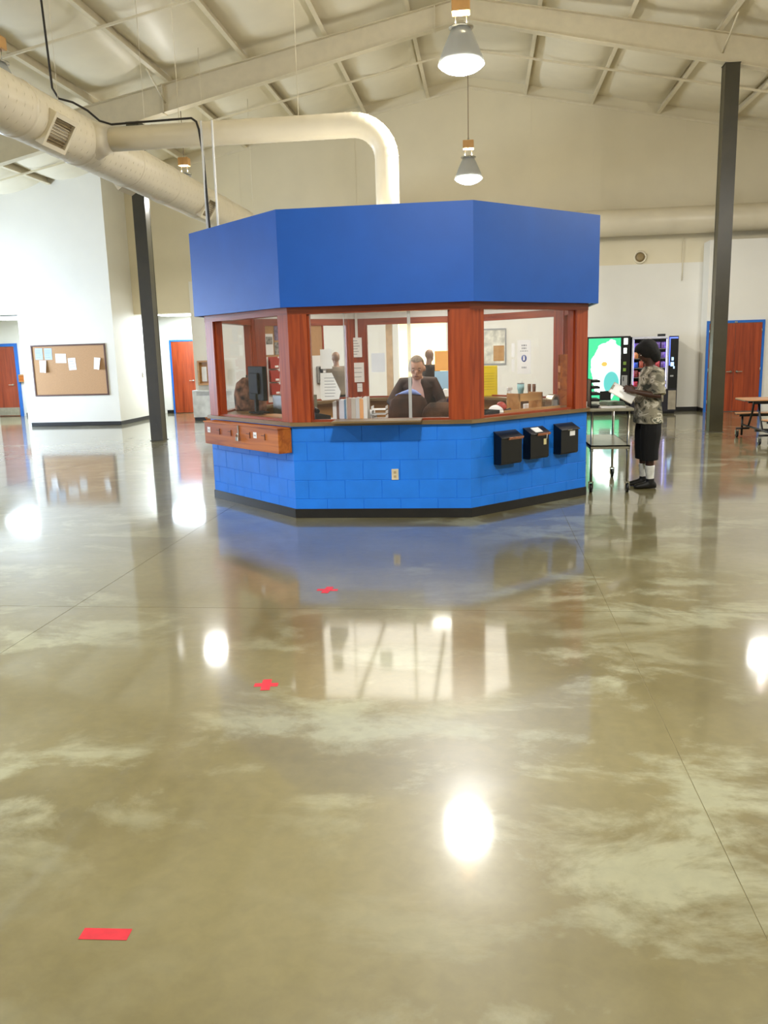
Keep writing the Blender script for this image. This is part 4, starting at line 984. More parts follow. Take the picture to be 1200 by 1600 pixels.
# hand-washing style sign with a blue disc
yv = kf(3, 0.0, 0.13, 1.5)
c = kf(3, -0.17, 0.10, 1.62)
sg = thing('safety_sign', 'white safety sign with blue round hand symbol on the rear window', 'sign', c, 3 * PI / 4 + PI)
MB().box(-0.13, 0.13, -0.003, 0, -0.24, 0.24).build('paper', M_PAPER, sg)
for i, (z, wd_) in enumerate(((0.165, 0.10), (0.125, 0.09), (0.085, 0.15), (-0.15, 0.09))):
    nL = 6 if i != 2 else 9
    for q in range(nL):
        x = -wd_ / 2 + wd_ * (q + 0.1) / nL; ww = wd_ / nL * 0.7; hz = 0.012 if i != 2 else 0.006
        MB().box(x, x + ww * (0.35 if q % 3 == 1 else 1), -0.004, -0.003, z - hz, z + hz).build('print_stroke', M_INK, sg)
Rx2 = Matrix.Rotation(PI / 2, 4, 'X')
MB().lathe([(0, 0), (0.05, 0), (0.05, 0.0015), (0, 0.0015)], 24).xf(Matrix.Translation((0, -0.003, -0.02)) @ Rx2).build('symbol_disc', M_BLUEINK, sg)
hand = MB().box(-0.018, 0.018, -0.0062, -0.0045, -0.05, -0.015)
for q in range(4): hand.box(-0.018 + q * 0.0095, -0.011 + q * 0.0095, -0.0062, -0.0045, -0.016, 0.012 + (0.008 if q in (1, 2) else 0))
hand.build('symbol_hand', M_PAPER, sg)
rsheet(3, 0.02, 1.72, 0.06, 0.20, 'narrow white sheet imitating a glass reflection left of the safety sign, upper', None)  # white sheet added to imitate a bright reflection in the glass
rsheet(3, 0.02, 1.50, 0.06, 0.18, 'narrow white sheet imitating a glass reflection left of the safety sign, lower', None)  # second white sheet, likewise added as a reflection in the pane
# notices on the rear-left cork and white boards
xx5 = lambda u: HS - u
M_VIO = mat('violet_grey_print', rgb(120, 104, 128), 0.5, var=0.25, scale=20)
M_PHOTO = mat('grey_photo_print', rgb(136, 134, 128), 0.4, var=0.4, scale=22)
o = rsheet(5, xx5(0.29), 1.90, 0.13, 0.30, 'white calendar sheet pinned at the cork panel edge', None, 0, d=0.105)
MB().box(-0.055, 0.055, -0.0035, -0.0022, 0.0, 0.11).build('print_picture', M_PHOTO, o)
rsheet(5, xx5(0.46), 2.06, 0.16, 0.21, 'violet-grey poster high on the cork panel', M_VIO, d=0.105)
rsheet(5, xx5(0.44), 1.84, 0.13, 0.18, 'grey photo sheet, left of two on the cork panel', M_PHOTO, d=0.105)
rsheet(5, xx5(0.58), 1.84, 0.13, 0.18, 'grey photo sheet, right of two on the cork panel', M_PHOTO, d=0.105)
M_REDP = mat('red_plastic', rgb(170, 60, 50), 0.35, var=0.06)
for i, (z, nm) in enumerate(((1.55, 'top'), (1.36, 'middle'), (1.17, 'bottom'))):
    c = kf(5, xx5(0.34), 0.10, z); t = thing('file_holder', f'red wall file holder, {nm} of three by the monitor', 'file holder', c, 5 * PI / 4 + PI, 'red file holders')
    MB().prism_y([(-0.07, 0.0), (0.07, 0.0), (0.08, 0.15), (-0.08, 0.15)], -0.05, -0.044).box(-0.07, 0.07, -0.05, -0.002, 0, 0.006).box(-0.08, 0.08, -0.008, -0.002, 0, 0.17).build('pocket', M_REDP, t)
    MB().box(0.0, 0.06, -0.052, -0.05, 0.015, 0.045).build('paper_tag', M_PAPER, t)
for u, lab in ((0.62, 'wall telephone on the white board near the left oak post'), (1.17, 'wall telephone on the white board seen at the front window edge')):
    c = kf(5, xx5(u), 0.10, 1.30); t = thing('wall_phone', lab, 'telephone', c, 5 * PI / 4 + PI, 'wall telephones')
    MB().box(-0.08, 0.08, -0.05, -0.002, 0, 0.26, 0.012).build('body', M_GREY, t)
    MB().tube([(-0.03, -0.06, 0.04), (-0.03, -0.085, 0.1), (-0.03, -0.085, 0.18), (-0.03, -0.06, 0.24)], [0.028, 0.016, 0.016, 0.028], 10).build('handset', M_BLACK, t)
    for q in range(3): MB().box(0.02, 0.06, -0.053, -0.05, 0.06 + q * 0.05, 0.09 + q * 0.05).build('key_row', M_PAPER, t)
c = kf(5, xx5(0.97), 0.10, 1.86); 
# monitor at the left window
m0 = at(403, 605, 10.35)
t = thing('computer_monitor', 'black computer monitor seen from behind in the left kiosk window', 'monitor', (m0.x, 10.35, ZC), -0.95)
MB().box(-0.26, 0.26, -0.03, 0.03, 0.16, 0.58, 0.012).build('screen_housing', M_MONITOR, t)
MB().box(-0.14, 0.14, -0.06, -0.03, 0.24, 0.5, 0.02).build('rear_bulge', M_MONITOR, t)
MB().box(-0.03, 0.03, -0.05, -0.01, 0.02, 0.3, 0.008).build('stand_neck', M_MONITOR, t)
MB().box(-0.12, 0.12, -0.1, 0.1, 0, 0.02, 0.008).build('stand_foot', M_MONITOR, t)
# inner worktops for the left and right sides
for k, lab in ((7, 'tan inner desk under the left front window'), (1, 'tan inner desk under the right front window'), (0, 'narrow tan inner desk under the front window')):
    dd = 0.75 if k == 7 else 0.6
    a0 = (AP - 0.35) * T8 - 0.004; a1 = (AP - dd) * T8 - 0.004
    c = Vector((KX, KY, 0)); t = thing('inner_desk', lab, 'desk', (KX, KY, 0), k * PI / 4)
    MB().prism([(-a0, -AP + 0.35), (a0, -AP + 0.35), (a1, -AP + dd), (-a1, -AP + dd)], 0.985, 1.02).build('desk_top', M_TAN, t)
    for s in (-1, 1): MB().box(s * a1 * 0.8 - 0.02, s * a1 * 0.8 + 0.02, -AP + 0.4, -AP + dd - 0.05, 0, 0.985).build('support', M_OAK, t)
# binders and books behind the front window
yb0 = KY - AP + 0.19
bcols = [((232, 232, 234), 'white binder, leftmost of the row behind the front glass'), ((120, 84, 70), 'brown narrow book beside the leftmost white binder'), ((214, 216, 230), 'pale lilac binder behind the front glass'), ((120, 160, 200), 'thin blue book behind the front glass'),
         ((184, 150, 136), 'dusty pink binder behind the front glass'), ((198, 190, 178), 'beige binder behind the front glass'), ((206, 206, 204), 'light grey binder behind the front glass'), ((238, 176, 116), 'orange book near the row end'), ((236, 234, 226), 'cream binder at the right end of the row')]
px = 520.0
for i, ((cc, lab), wpx, hgt) in enumerate(zip(bcols, (6, 4, 8, 4, 7, 7, 6, 6, 6), (0.20, 0.21, 0.22, 0.22, 0.235, 0.235, 0.24, 0.225, 0.245))):
    x0 = at(px, 645, yb0).x; x1 = at(px + wpx, 645, yb0).x; px += wpx
    t = thing('binder', lab, 'binder', ((x0 + x1) / 2, yb0 + 0.12, ZC), 0, 'binders behind the front window'); hw_ = (x1 - x0) / 2 - 0.0008
    m = mat(f'binder_{i}', rgb(*cc), 0.5, var=0.03)
    MB().box(-hw_, hw_, -0.12, -0.116, 0, hgt).box(-hw_, -hw_ + 0.002, -0.116, 0.1, 0, hgt).box(hw_ - 0.002, hw_, -0.116, 0.1, 0, hgt).build('cover', m, t)
    MB().box(-hw_ + 0.003, hw_ - 0.003, -0.11, 0.095, 0.004, hgt - 0.006).build('pages', M_PAPER, t)
# desk phone left of the binders
c = at(498, 650, 9.12); t = thing('desk_phone', 'black desk telephone behind the left edge of the front window', 'telephone', (c.x + 0.02, 9.12, ZC), 0.5)
MB().prism_y([(-0.09, 0), (0.09, 0), (0.09, 0.05), (-0.09, 0.09)], -0.09, 0.09).build('base', M_BLACK, t)
MB().tube([(-0.06, -0.08, 0.10), (-0.06, -0.03, 0.125), (-0.06, 0.03, 0.125), (-0.06, 0.08, 0.10)], [0.03, 0.018, 0.018, 0.03], 10).build('handset', M_BLACK, t)
tag(MB().box(-0.1, 0.1, -0.07, 0.07, 0, 0.006).box(-0.09, 0.1, -0.06, 0.07, 0.006, 0.011).build('paper_stack', M_PAPER, None, (c.x + 0.16, 9.2, ZC), (0, 0, 0.3)), 'loose white papers beside the black desk telephone', 'paper stack')
# stapler-like clutter right of the binders
c = at(590, 650, 9.2)
t = thing('paper_tray', 'white plastic paper tray right of the binders', 'paper tray', (c.x + 0.06, 9.16, ZC))
for z in (0.0, 0.05, 0.1): MB().box(-0.11, 0.05, -0.1, 0.1, z, z + 0.006).box(-0.11, -0.106, -0.1, 0.1, z, z + 0.04).box(0.046, 0.05, -0.1, 0.1, z, z + 0.04).build('tray', M_WHITE, t)
c = at(566 + 8, 640, 9.2); t = thing('desk_calculator', 'small white desk calculator with roll behind the binders row', 'calculator', (c.x + 0.02, 9.36 + 0.06, 1.02))
MB().prism_y([(-0.05, 0), (0.05, 0), (0.05, 0.04), (-0.05, 0.04)], -0.07, 0.06).build('body', M_GREY, t); MB().tube([(-0.03, 0.04, 0.07), (0.03, 0.04, 0.07)], 0.03, 14).build('paper_roll', M_PAPER, t)

# right window: tray, tumbler, bottle, tissue stand, wooden bookend, rolls
def rc(px, py, Y): p = at(px, py, Y); return p
c = kf(1, 0.22, 0.22, ZC)
t = thing('wooden_tray', 'long pale wooden tray on the right window counter', 'tray', c, PI / 4)
MB().box(-0.52, 0.42, -0.08, 0.08, 0, 0.012).box(-0.52, 0.42, -0.08, -0.07, 0.012, 0.045).box(-0.52, 0.42, 0.07, 0.08, 0.012, 0.03).build('tray_body', M_TAN, t)
MB().box(-0.51, 0.41, -0.068, 0.068, 0.012, 0.03).build('paper_liner', M_PAPER, t)
c = kf(1, -0.16, 0.40, 1.02)
t = thing('wrapped_bundle', 'red and white wrapped bundle on the right inner desk', 'bundle', c, PI / 4)
MB().ell((0, 0, 0.055), 0.10, 0.07, 0.055).build('white_wrap', M_PAPER, t)
MB().ell((0.07, -0.02, 0.09), 0.07, 0.05, 0.05, R=Matrix.Rotation(0.5, 3, 'Y')).build('red_wrap', M_REDP, t)
MB().tube([(0.08, -0.05, 0.03), (0.16, -0.06, 0.05), (0.2, -0.04, 0.02)], 0.02, 8).build('dark_strap', M_BLACK, t)
c = at(802, 616, 12.6)
t = thing('tumbler', 'pale teal drink tumbler on the rear right counter', 'tumbler', (c.x + 0.1, 12.42, ZC))
M_TEAL = mat('teal_enamel', rgb(150, 196, 200), 0.35, var=0.03)
MB().lathe([(0, 0), (0.036, 0), (0.04, 0.1), (0.05, 0.12), (0.052, 0.20), (0.0, 0.20)], 20).build('cup', M_TEAL, t); MB().lathe([(0, 0.20), (0.053, 0.20), (0.05, 0.215), (0, 0.215)], 20).build('lid', M_GREY, t); MB().tube([(0.015, 0, 0.21), (0.02, 0, 0.27)], 0.004, 6).build('straw', M_WHITE, t)
for i, dx in enumerate((0.0, 0.062)):
    tag(MB().lathe([(0, 0), (0.022, 0), (0.02, 0.05), (0.026, 0.16), (0.024, 0.2), (0, 0.2)], 14).build('brown_bottle', mat('brown_bottle', rgb(124, 84, 56), 0.4, var=0.05), None, (c.x + 0.22 + dx, 12.36 - dx, ZC)), 'brown slender bottle beside the teal tumbler, ' + ('left' if i == 0 else 'right') + ' of the pair', 'bottle', 'brown bottles beside the tumbler')
c = kf(1, 0.26, 0.58, 1.02)
t = thing('spray_bottle', 'white trigger spray bottle in the right kiosk window', 'spray bottle', c, PI / 4)
MB().lathe([(0, 0), (0.04, 0), (0.042, 0.13), (0.03, 0.18), (0.014, 0.22), (0.014, 0.25), (0, 0.25)], 18).build('bottle', M_WHITE, t)
MB().box(-0.05, 0.03, -0.014, 0.014, 0.25, 0.285, 0.006).build('spray_head', M_WHITE, t); MB().tube([(-0.03, 0, 0.255), (-0.045, 0, 0.21)], 0.006, 6).build('trigger', M_WHITE, t)
c = kf(1, 0.42, 0.44, 1.02)
t = thing('desk_organizer', 'open tan wooden desk organizer at the right of the kiosk', 'desk organizer', c, PI / 4)
MB().box(-0.26, -0.24, -0.1, 0.1, 0, 0.22).box(0.12, 0.14, -0.1, 0.1, 0, 0.22).build('end_panel', M_TAN, t); MB().box(-0.26, 0.14, -0.1, -0.085, 0.13, 0.22).build('front_rail', M_TAN, t); MB().box(-0.24, 0.12, -0.1, 0.1, 0, 0.02).build('bottom', M_TAN, t)
c = kf(1, 0.60, 0.22, ZC)
t = thing('tape_dispenser', 'clear and white tape dispenser by the right oak post', 'dispenser', c, PI / 4)
o = MB()
arch = [(0.075 * math.cos(a), 0.10 + 0.075 * math.sin(a)) for a in [PI * q / 12 for q in range(13)]]
inn_ = [(0.05 * math.cos(a), 0.10 + 0.05 * math.sin(a)) for a in [PI * q / 12 for q in range(13)]][::-1]
MB().prism_y([(0.075, 0.0)] + arch + [(-0.075, 0), (-0.05, 0)] + inn_[0:] + [(0.05, 0.0)], -0.05, 0.05).build('arch', M_CHROME, t)
MB().box(-0.048, 0.048, -0.04, 0.045, 0.0, 0.11, 0.01).build('block', M_GREY, t)
tag(MB().box(-0.05, 0.05, -0.02, 0.02, 0, 0.07, 0.004).build('card_holder', M_WHITE, None, kf(1, 0.60, 0.62, 1.02).to_tuple(), (0, 0, PI / 4)), 'small white card box behind the wooden organizer', 'box')
# brochure rack at the right post
c = kf(2, -0.30, 0.22, ZC)
t = thing('brochure_rack', 'tall wooden brochure rack inside the right end of the kiosk', 'rack', c, PI / 2 + PI)
MB().box(-0.16, 0.16, 0.05, 0.07, 0, 0.62).build('back_panel', M_BOX, t)
for s in (-0.16, 0.15): MB().box(s, s + 0.01, -0.05, 0.05, 0, 0.62).build('side_panel', M_BOX, t)
for z in (0.0, 0.2, 0.4): MB().box(-0.15, 0.15, -0.05, 0.05, z, z + 0.01).box(-0.15, 0.15, -0.05, -0.044, z + 0.01, z + 0.08).build('pocket', M_BOX, t)
for i, (x, z) in enumerate(((-0.07, 0.01), (0.07, 0.01), (-0.07, 0.21), (0.07, 0.21), (-0.07, 0.41), (0.07, 0.41))):
    MB().box(x - 0.05, x + 0.05, -0.02, -0.012, z, z + 0.17).build('brochure', (M_PAPER, M_REDP, M_TEAL)[i % 3], t)
# black in-tray and stool shapes on the right inner side
tag(MB().box(-0.16, 0.16, -0.1, 0.1, 0, 0.012).box(-0.16, 0.16, -0.1, -0.09, 0.012, 0.06).box(-0.16, 0.16, 0.09, 0.1, 0.012, 0.06).box(-0.16, -0.15, -0.09, 0.09, 0.012, 0.06).box(0.15, 0.16, -0.09, 0.09, 0.012, 0.06).build('in_tray', M_BLACK, None, kf(1, -0.55, 0.22, ZC).to_tuple(), (0, 0, PI / 4)), 'black open document tray by the front right oak post', 'tray')

# ---- office chairs
def office_chair(lab, x, y, rz, m, top=1.26):
    t = thing('office_chair', lab, 'chair', (x, y, 0), rz)
    zs = top - 0.62
    back = MB(); nz = 8; rings = []
    for q in range(nz + 1):
        u = q / nz; wv = 0.24 * (1 - 0.45 * max(0, u - 0.62) ** 1.5 / 0.38 ** 1.5 * 0.7) * (0.86 + 0.14 * min(1, u * 3))
        rings.append(((0, -0.24 - 0.05 * u + 0.03 * math.sin(PI * u), zs + 0.08 + (top - zs - 0.08) * u), (wv if q not in (0, nz) else wv * 0.75, 0, 0), (0, 0.045 if q not in (0, nz) else 0.015, 0)))
    back.loft(rings).build('backrest', m, t)
    MB().box(-0.25, 0.25, -0.24, 0.25, zs - 0.08, zs, 0.035).build('seat', m, t)
    MB().box(-0.03, 0.03, -0.27, -0.1, zs - 0.12, zs - 0.08).box(-0.03, 0.03, -0.32, -0.29, zs - 0.12, zs + 0.3).box(-0.03, 0.03, -0.32, -0.2, zs - 0.12, zs - 0.09).build('back_bracket', M_BLACK, t)
    MB().tube([(0, 0, 0.1), (0, 0, zs - 0.08)], 0.028, 12).build('gas_lift', M_CHROME, t)
    for k in range(5):
        a = k * 2 * PI / 5 + 0.3
        lg = MB().tube([(0, 0, 0.11), (0.28 * math.cos(a), 0.28 * math.sin(a), 0.075)], [0.028, 0.018], 8).build('leg', M_BLACK, t)
        MB().tube([(0.28 * math.cos(a) - 0.015, 0.28 * math.sin(a), 0.03), (0.28 * math.cos(a) + 0.015, 0.28 * math.sin(a), 0.03)], 0.03, 12).build('castor', M_BLACK, lg)
    return t
M_CH1 = mat('dark_brown_upholstery', rgb(74, 48, 32), 0.7, var=0.35, scale=7, bump=0.3, bscale=40)
M_CH2 = mat('brown_black_upholstery', rgb(84, 58, 38), 0.65, var=0.4, scale=6, bump=0.3, bscale=40)
office_chair('dark brown office chair back behind the front window, left one', at(636, 640, 10.05).x, 10.10, 0.15, M_CH1, 1.27)
office_chair('lower brown-black office chair behind the front window, right one', at(684, 645, 10.0).x + 0.08, 9.98, -0.1, M_CH2, 1.17)
office_chair('purple-grey office chair seen past the right oak post', -0.18, 10.75, -0.5, mat('purple_upholstery', rgb(70, 50, 84), 0.7, var=0.1), 1.20)
tb = thing('blue_cloth', 'light blue cloth draped over the left office chair back', 'cloth', (at(638, 612, 9.85).x, 9.83, 1.265))
MB().loft([((-0.15, 0, -0.012), (0, 0.02, 0), (0, 0, 0.006)), ((-0.07, 0, 0.012), (0, 0.05, 0), (0, 0, 0.018)), ((0.03, 0, 0.028), (0, 0.055, 0), (0, 0, 0.036)), ((0.09, 0, 0.016), (0, 0.05, 0), (0, 0, 0.028)), ((0.15, 0, -0.012), (0, 0.02, 0), (0, 0, 0.006))]).build('folds', mat('light_blue_cloth', rgb(134, 156, 216), 0.8, var=0.06), tb)
# jacket over the chair at the left window
jk = thing('hung_jacket', 'brown patterned jacket hung on a stand behind the monitor', 'jacket', (at(383, 600, 10.8).x, 10.9, 0))
MB().loft([((0, 0, 0.62), (0.16, 0, 0), (0, 0.10, 0)), ((0, 0, 0.95), (0.18, 0, 0), (0, 0.11, 0)), ((0, 0, 1.25), (0.19, 0, 0), (0, 0.10, 0)), ((0, 0, 1.40), (0.15, 0, 0), (0, 0.08, 0)), ((0, 0, 1.47), (0.06, 0, 0), (0, 0.05, 0))]).build('body', mat('brown_pattern_cloth', rgb(120, 84, 64), 0.85, var=0.5, scale=14), jk)
MB().tube([(0.15, 0, 1.38), (0.2, -0.02, 1.15), (0.19, -0.05, 0.9)], [0.06, 0.055, 0.045], 10).build('sleeve', mat('brown_pattern_cloth', (0, 0, 0)), jk)
MB().tube([(0, 0, 0.0), (0, 0, 1.5)], 0.015, 8).build('stand_pole', M_BLACK, jk); MB().lathe([(0, 0), (0.16, 0), (0.15, 0.02), (0.02, 0.03), (0, 0.03)], 18).build('stand_base', M_BLACK, jk)
# filing cabinet inside
fc = thing('filing_cabinet', 'olive grey filing cabinet inside the left end of the kiosk', 'cabinet', (-2.62, 11.55, 0), 0.6)
MB().box(-0.22, 0.22, -0.28, 0.28, 0, 1.2, 0.006).build('body', mat('olive_grey_enamel', rgb(112, 108, 90), 0.45), fc)
for q in range(4):
    d = MB().box(-0.2, 0.2, -0.292, -0.28, 0.04 + q * 0.285, 0.30 + q * 0.285, 0.004).build('drawer', mat('olive_grey_enamel', (0, 0, 0)), fc)
    MB().box(-0.06, 0.06, -0.31, -0.292, 0.18 + q * 0.285, 0.195 + q * 0.285).build('handle', M_CHROME, d)

# ------------------------------------------------------------------ people
def basis(f):
    f = Vector(f).normalized(); l = Vector((0, 0, 1)).cross(f); return f, l
def make_person(lab, base, fdir, J, skin, clothes, hair, voxel=0.008, fingers=True, group=None, head_pitch=0.0, hair_scale=1.0, face=True, hs=1.0):
    """J: joints as (forward, left, up). clothes: list of (name, material, kind)"""
    f, l = basis(fdir); u = Vector((0, 0, 1))
    P = lambda q: f * q[0] + l * q[1] + u * q[2]
    root = thing('person', lab, 'person', base, 0, group)
    hr = Matrix((f, l, u)).transposed() @ Matrix.Rotation(head_pitch, 3, 'Y')      # columns: forward, left, up
    hc = P(J['head'])
    hr = hr @ Matrix.Scale(hs, 3)
    def HP(a, b, c): return hc + hr @ Vector((a, b, c))
    body = MB()
    # trunk
    hip, chest, neck = P(J['hip']), P(J['chest']), P(J['neck'])
    tdir = (neck - hip).normalized(); fw = (f - tdir * f.dot(tdir)).normalized()
    def ring(t, a, b, off=0.0):
        c = hip.lerp(chest, min(t / 0.6, 1)) if t <= 0.6 else chest.lerp(neck, (t - 0.6) / 0.4)
        return (c + fw * off, l * a, fw * b)
    sw = J.get('sw', 1.0)
    trunk = [ring(-0.12, .10 * sw, .08), ring(0.0, .165 * sw, .115), ring(0.25, .155 * sw, .115, J.get('belly', 0) * 0.8), ring(0.6, .175 * sw, .115), ring(0.82, .165 * sw, .095), ring(0.95, .085, .07), ring(1.0, .06, .06)]
    body.loft(trunk)
    body.tube([neck - tdir * 0.04, neck + (hc - neck) * 0.5, hc], [0.062, 0.056, 0.055], 14)
    # head
    body.ell(hc + hr @ Vector((0.0, 0, 0.02)), 0.098, 0.076, 0.105, 18, 12, hr)
    body.ell(hc + hr @ Vector((0.028, 0, -0.055)), 0.066, 0.056, 0.062, 14, 9, hr)
    body.ell(HP(0.098, 0, -0.012), 0.018, 0.014, 0.026, 10, 7, hr)
    body.ell(HP(0.084, 0, -0.052), 0.014, 0.026, 0.012, 10, 7, hr)
    for s in (-1, 1): body.ell(HP(-0.005, s * 0.08, -0.01), 0.02, 0.012, 0.032, 10, 7, hr)
    for s, nm in ((1, 'L'), (-1, 'R')):
        sh, el, wr_ = P(J['sh' + nm]), P(J['el' + nm]), P(J['wr' + nm])
        body.tube([chest.lerp(neck, 0.6), sh, sh.lerp(el, 0.5), el, el.lerp(wr_, 0.4), wr_], [0.06, 0.062, 0.05, 0.042, 0.04, 0.028], 12)
        d = (wr_ - el).normalized(); hd = P(J['hd' + nm]) if 'hd' + nm in J else wr_ + d * 0.09
        hdv = (hd - wr_).normalized(); side = J.get('side' + nm); side = P(side).normalized() if side else (hdv.cross(Vector((0, 0, 1)))).normalized()
        pn_ = hdv.cross(side).normalized()
        if fingers:
            palm_end = wr_ + hdv * 0.085
            body.loft([(wr_, side * 0.028, pn_ * 0.02), (wr_ + hdv * 0.04, side * 0.04, pn_ * 0.017), (palm_end, side * 0.042, pn_ * 0.013)])
            for q, ln in enumerate((0.062, 0.075, 0.078, 0.066)):
                off = side * (-0.033 + 0.022 * q); b0 = palm_end - hdv * 0.012 + off
                k1 = b0 + hdv * ln * 0.45 + off * 0.08 - pn_ * 0.004; k2 = b0 + hdv * ln * 0.85 - pn_ * 0.022 * J.get('curl', 1.0) + off * 0.1; k3 = b0 + hdv * ln * 1.05 - pn_ * 0.042 * J.get('curl', 1.0) + off * 0.1
                body.tube([b0, k1, k2, k3], [0.0098, 0.0095, 0.0088, 0.007], 8)
            ts = side * -1
            body.tube([wr_ + hdv * 0.025 + ts * 0.026, wr_ + hdv * 0.05 + ts * 0.058 - pn_ * 0.01, wr_ + hdv * 0.085 + ts * 0.066 - pn_ * 0.022], [0.013, 0.0115, 0.009], 8)
        else:
            body.ell(wr_ + hdv * 0.06, 0.03, 0.03, 0.06)
        hp_, kn, an = P(J['hp' + nm]), P(J['kn' + nm]), P(J['an' + nm])
        body.tube([hp_ + u * 0.04, hp_.lerp(kn, 0.3), kn, kn.lerp(an, 0.35), an, an - u * 0.03], [0.09, 0.082, 0.056, 0.055, 0.036, 0.036], 14)
        body.ell(an + f * 0.06 - u * 0.05, 0.12, 0.045, 0.035, 14, 8, Matrix((f, l, u)).transposed())
    b = body.remesh('body', skin, voxel, root, 3); part(b, 'skin of face, neck and hands')
    for nm_, m_, kind, g_ in clothes:
        cl = MB()
        if kind == 'top':
            t0 = g_.get('t0', -0.1); grow = g_.get('grow', 0.022)
            rr = [ring(t0, (.185 + grow) * sw, .14 + grow, J.get('belly', 0) * 0.2), ring(0.2, (.165 + grow) * sw, .118 + grow, J.get('belly', 0) * 1.0), ring(0.6, (.178 + grow) * sw, .118 + grow, 0.0), ring(0.8, (.172 + grow) * sw, .10 + grow), ring(0.93, .11 + grow * .5, .078 + grow * .5), ring(0.985, .066 + grow * .3, .064 + grow * .3)]
            cl.loft(rr)
            for nm in ('L', 'R'):
                sh, el, wr_ = P(J['sh' + nm]), P(J['el' + nm]), P(J['wr' + nm])
                if g_.get('long'): cl.tube([chest.lerp(neck, 0.6), sh, sh.lerp(el, 0.5), el, el.lerp(wr_, 0.5), el.lerp(wr_, 0.95)], [0.075, 0.082, 0.07, 0.062, 0.055, 0.045], 14)
                else: cl.tube([chest.lerp(neck, 0.6), sh, sh.lerp(el, 0.5), sh.lerp(el, 0.92)], [0.075, 0.086, 0.08, 0.085], 14)
        elif kind == 'bottom':
            ln = g_.get('to', 0.9); wd = g_.get('wide', 1.0)
            cl.loft([ring(-0.22, .19 * sw, .135), ring(-0.05, .185 * sw, .13), ring(0.12, .175 * sw, .125, J.get('belly', 0) * 0.6)])
            for nm in ('L', 'R'):
                hp_, kn, an = P(J['hp' + nm]), P(J['kn' + nm]), P(J['an' + nm])
                pts = [hp_ + u * 0.03, hp_.lerp(kn, 0.5), kn]; rs = [0.115, 0.105 * wd, 0.09 * wd]
                pts.append(kn.lerp(an, ln)); rs.append((0.07 if ln > 0.6 else 0.085) * wd)
                cl.tube(pts, rs, 16)
        elif kind == 'socks':
            for nm in ('L', 'R'):
                kn, an = P(J['kn' + nm]), P(J['an' + nm]); cl.tube([kn.lerp(an, 0.5), kn.lerp(an, 0.75), an, an - u * 0.04], [0.064, 0.054, 0.046, 0.045], 14)
        elif kind == 'shoes':
            for nm in ('L', 'R'):
                an = P(J['an' + nm]); fr_ = Matrix((f, l, u)).transposed()
                zb = an.z
                cl.loft([(an - f * 0.075 + u * (0.035 - zb), u * 0.032, l * 0.032), (an - f * 0.045 + u * (0.05 - zb), u * 0.05, l * 0.044), (an + f * 0.02 + u * (0.052 - zb), u * 0.052, l * 0.046), (an + f * 0.1 + u * (0.04 - zb), u * 0.039, l * 0.05), (an + f * 0.17 + u * (0.03 - zb), u * 0.029, l * 0.044), (an + f * 0.2 + u * (0.024 - zb), u * 0.016, l * 0.025)])
                cl.tube([an + u * (0.06 - zb), an + u * (0.13 - zb)], [0.05, 0.052], 14)
        o = cl.remesh(nm_, m_, voxel * 1.15, root, 4)
    hb = MB(); s = hair_scale
    if hair:
        name_h, m_h, style = hair
        if style == 'short':
            vs0 = MB().ell(hc + hr @ Vector((-0.004, 0, 0.03)), 0.103, 0.081, 0.104, 20, 14, hr)
            keep = []
            for fc_ in vs0.f:
                cc = sum((Vector(vs0.v[i]) for i in fc_), Vector()) / len(fc_) - hc; lc = hr.inverted() @ cc
                if lc.z > (0.085 if lc.x > 0.03 else 0.06) or (lc.x < -0.01 and lc.z > -0.02 ): keep.append(fc_)
            hb.add(vs0.v, keep, True); hb.build(name_h, m_h, root)
        else:
            hb.ell(hc + hr @ Vector((-0.03, 0, 0.035)), 0.125 * s, 0.11 * s, 0.125 * s, 18, 12, hr)
            hb.ell(hc + hr @ Vector((-0.065, 0, -0.05)), 0.085 * s, 0.095 * s, 0.11 * s, 16, 10, hr)
            hb.ell(hc + hr @ Vector((0.035, 0, 0.085)), 0.085 * s, 0.085 * s, 0.06 * s, 16, 10, hr)
            hb.remesh(name_h, m_h, 0.01, root, 2)
    if face:
        for sgn in (-1, 1):
            e = MB().ell(HP(0.083, sgn * 0.03, 0.010), 0.010, 0.013, 0.007, 10, 7, hr).build('eye', M_EYEW, root)
            MB().ell(HP(0.0915, sgn * 0.03, 0.010), 0.003, 0.005, 0.005, 8, 6, hr).build('iris', M_BLACK, e)
            MB().ell(HP(0.090, sgn * 0.031, 0.034), 0.007, 0.018, 0.0035, 8, 6, hr).build('eyebrow', M_BROW, root)
        MB().ell(HP(0.094, 0, -0.053), 0.006, 0.024, 0.006, 10, 6, hr).build('mouth', M_LIP, root)
    return root
M_EYEW = mat('eye_white', rgb(210, 200, 190), 0.3); M_BROW = mat('dark_brow', rgb(96, 72, 56), 0.8); M_LIP = mat('lips', rgb(140, 78, 66), 0.5)
M_SKIN1 = mat('tan_skin', rgb(224, 176, 146), 0.5, var=0.04); M_SKIN2 = mat('deep_brown_skin', rgb(66, 40, 28), 0.45, var=0.06)
M_HAIRG = mat('grey_stubble', rgb(138, 124, 108), 0.9, var=0.15, scale=60); M_HAIRB = mat('black_hair', rgb(10, 9, 9), 0.85, var=0.3, scale=40, bump=0.8, bscale=90)
M_JACKET = mat('dark_brown_jacket', rgb(64, 44, 34), 0.7, var=0.35, scale=6, bump=0.4, bscale=25); M_SHIRTP = mat('pink_shirt', rgb(216, 180, 172), 0.8, var=0.04)
M_PANTS = mat('charcoal_cloth', rgb(30, 30, 32), 0.85, var=0.1); M_SHOE = mat('black_shoe', rgb(16, 15, 15), 0.5, var=0.1)
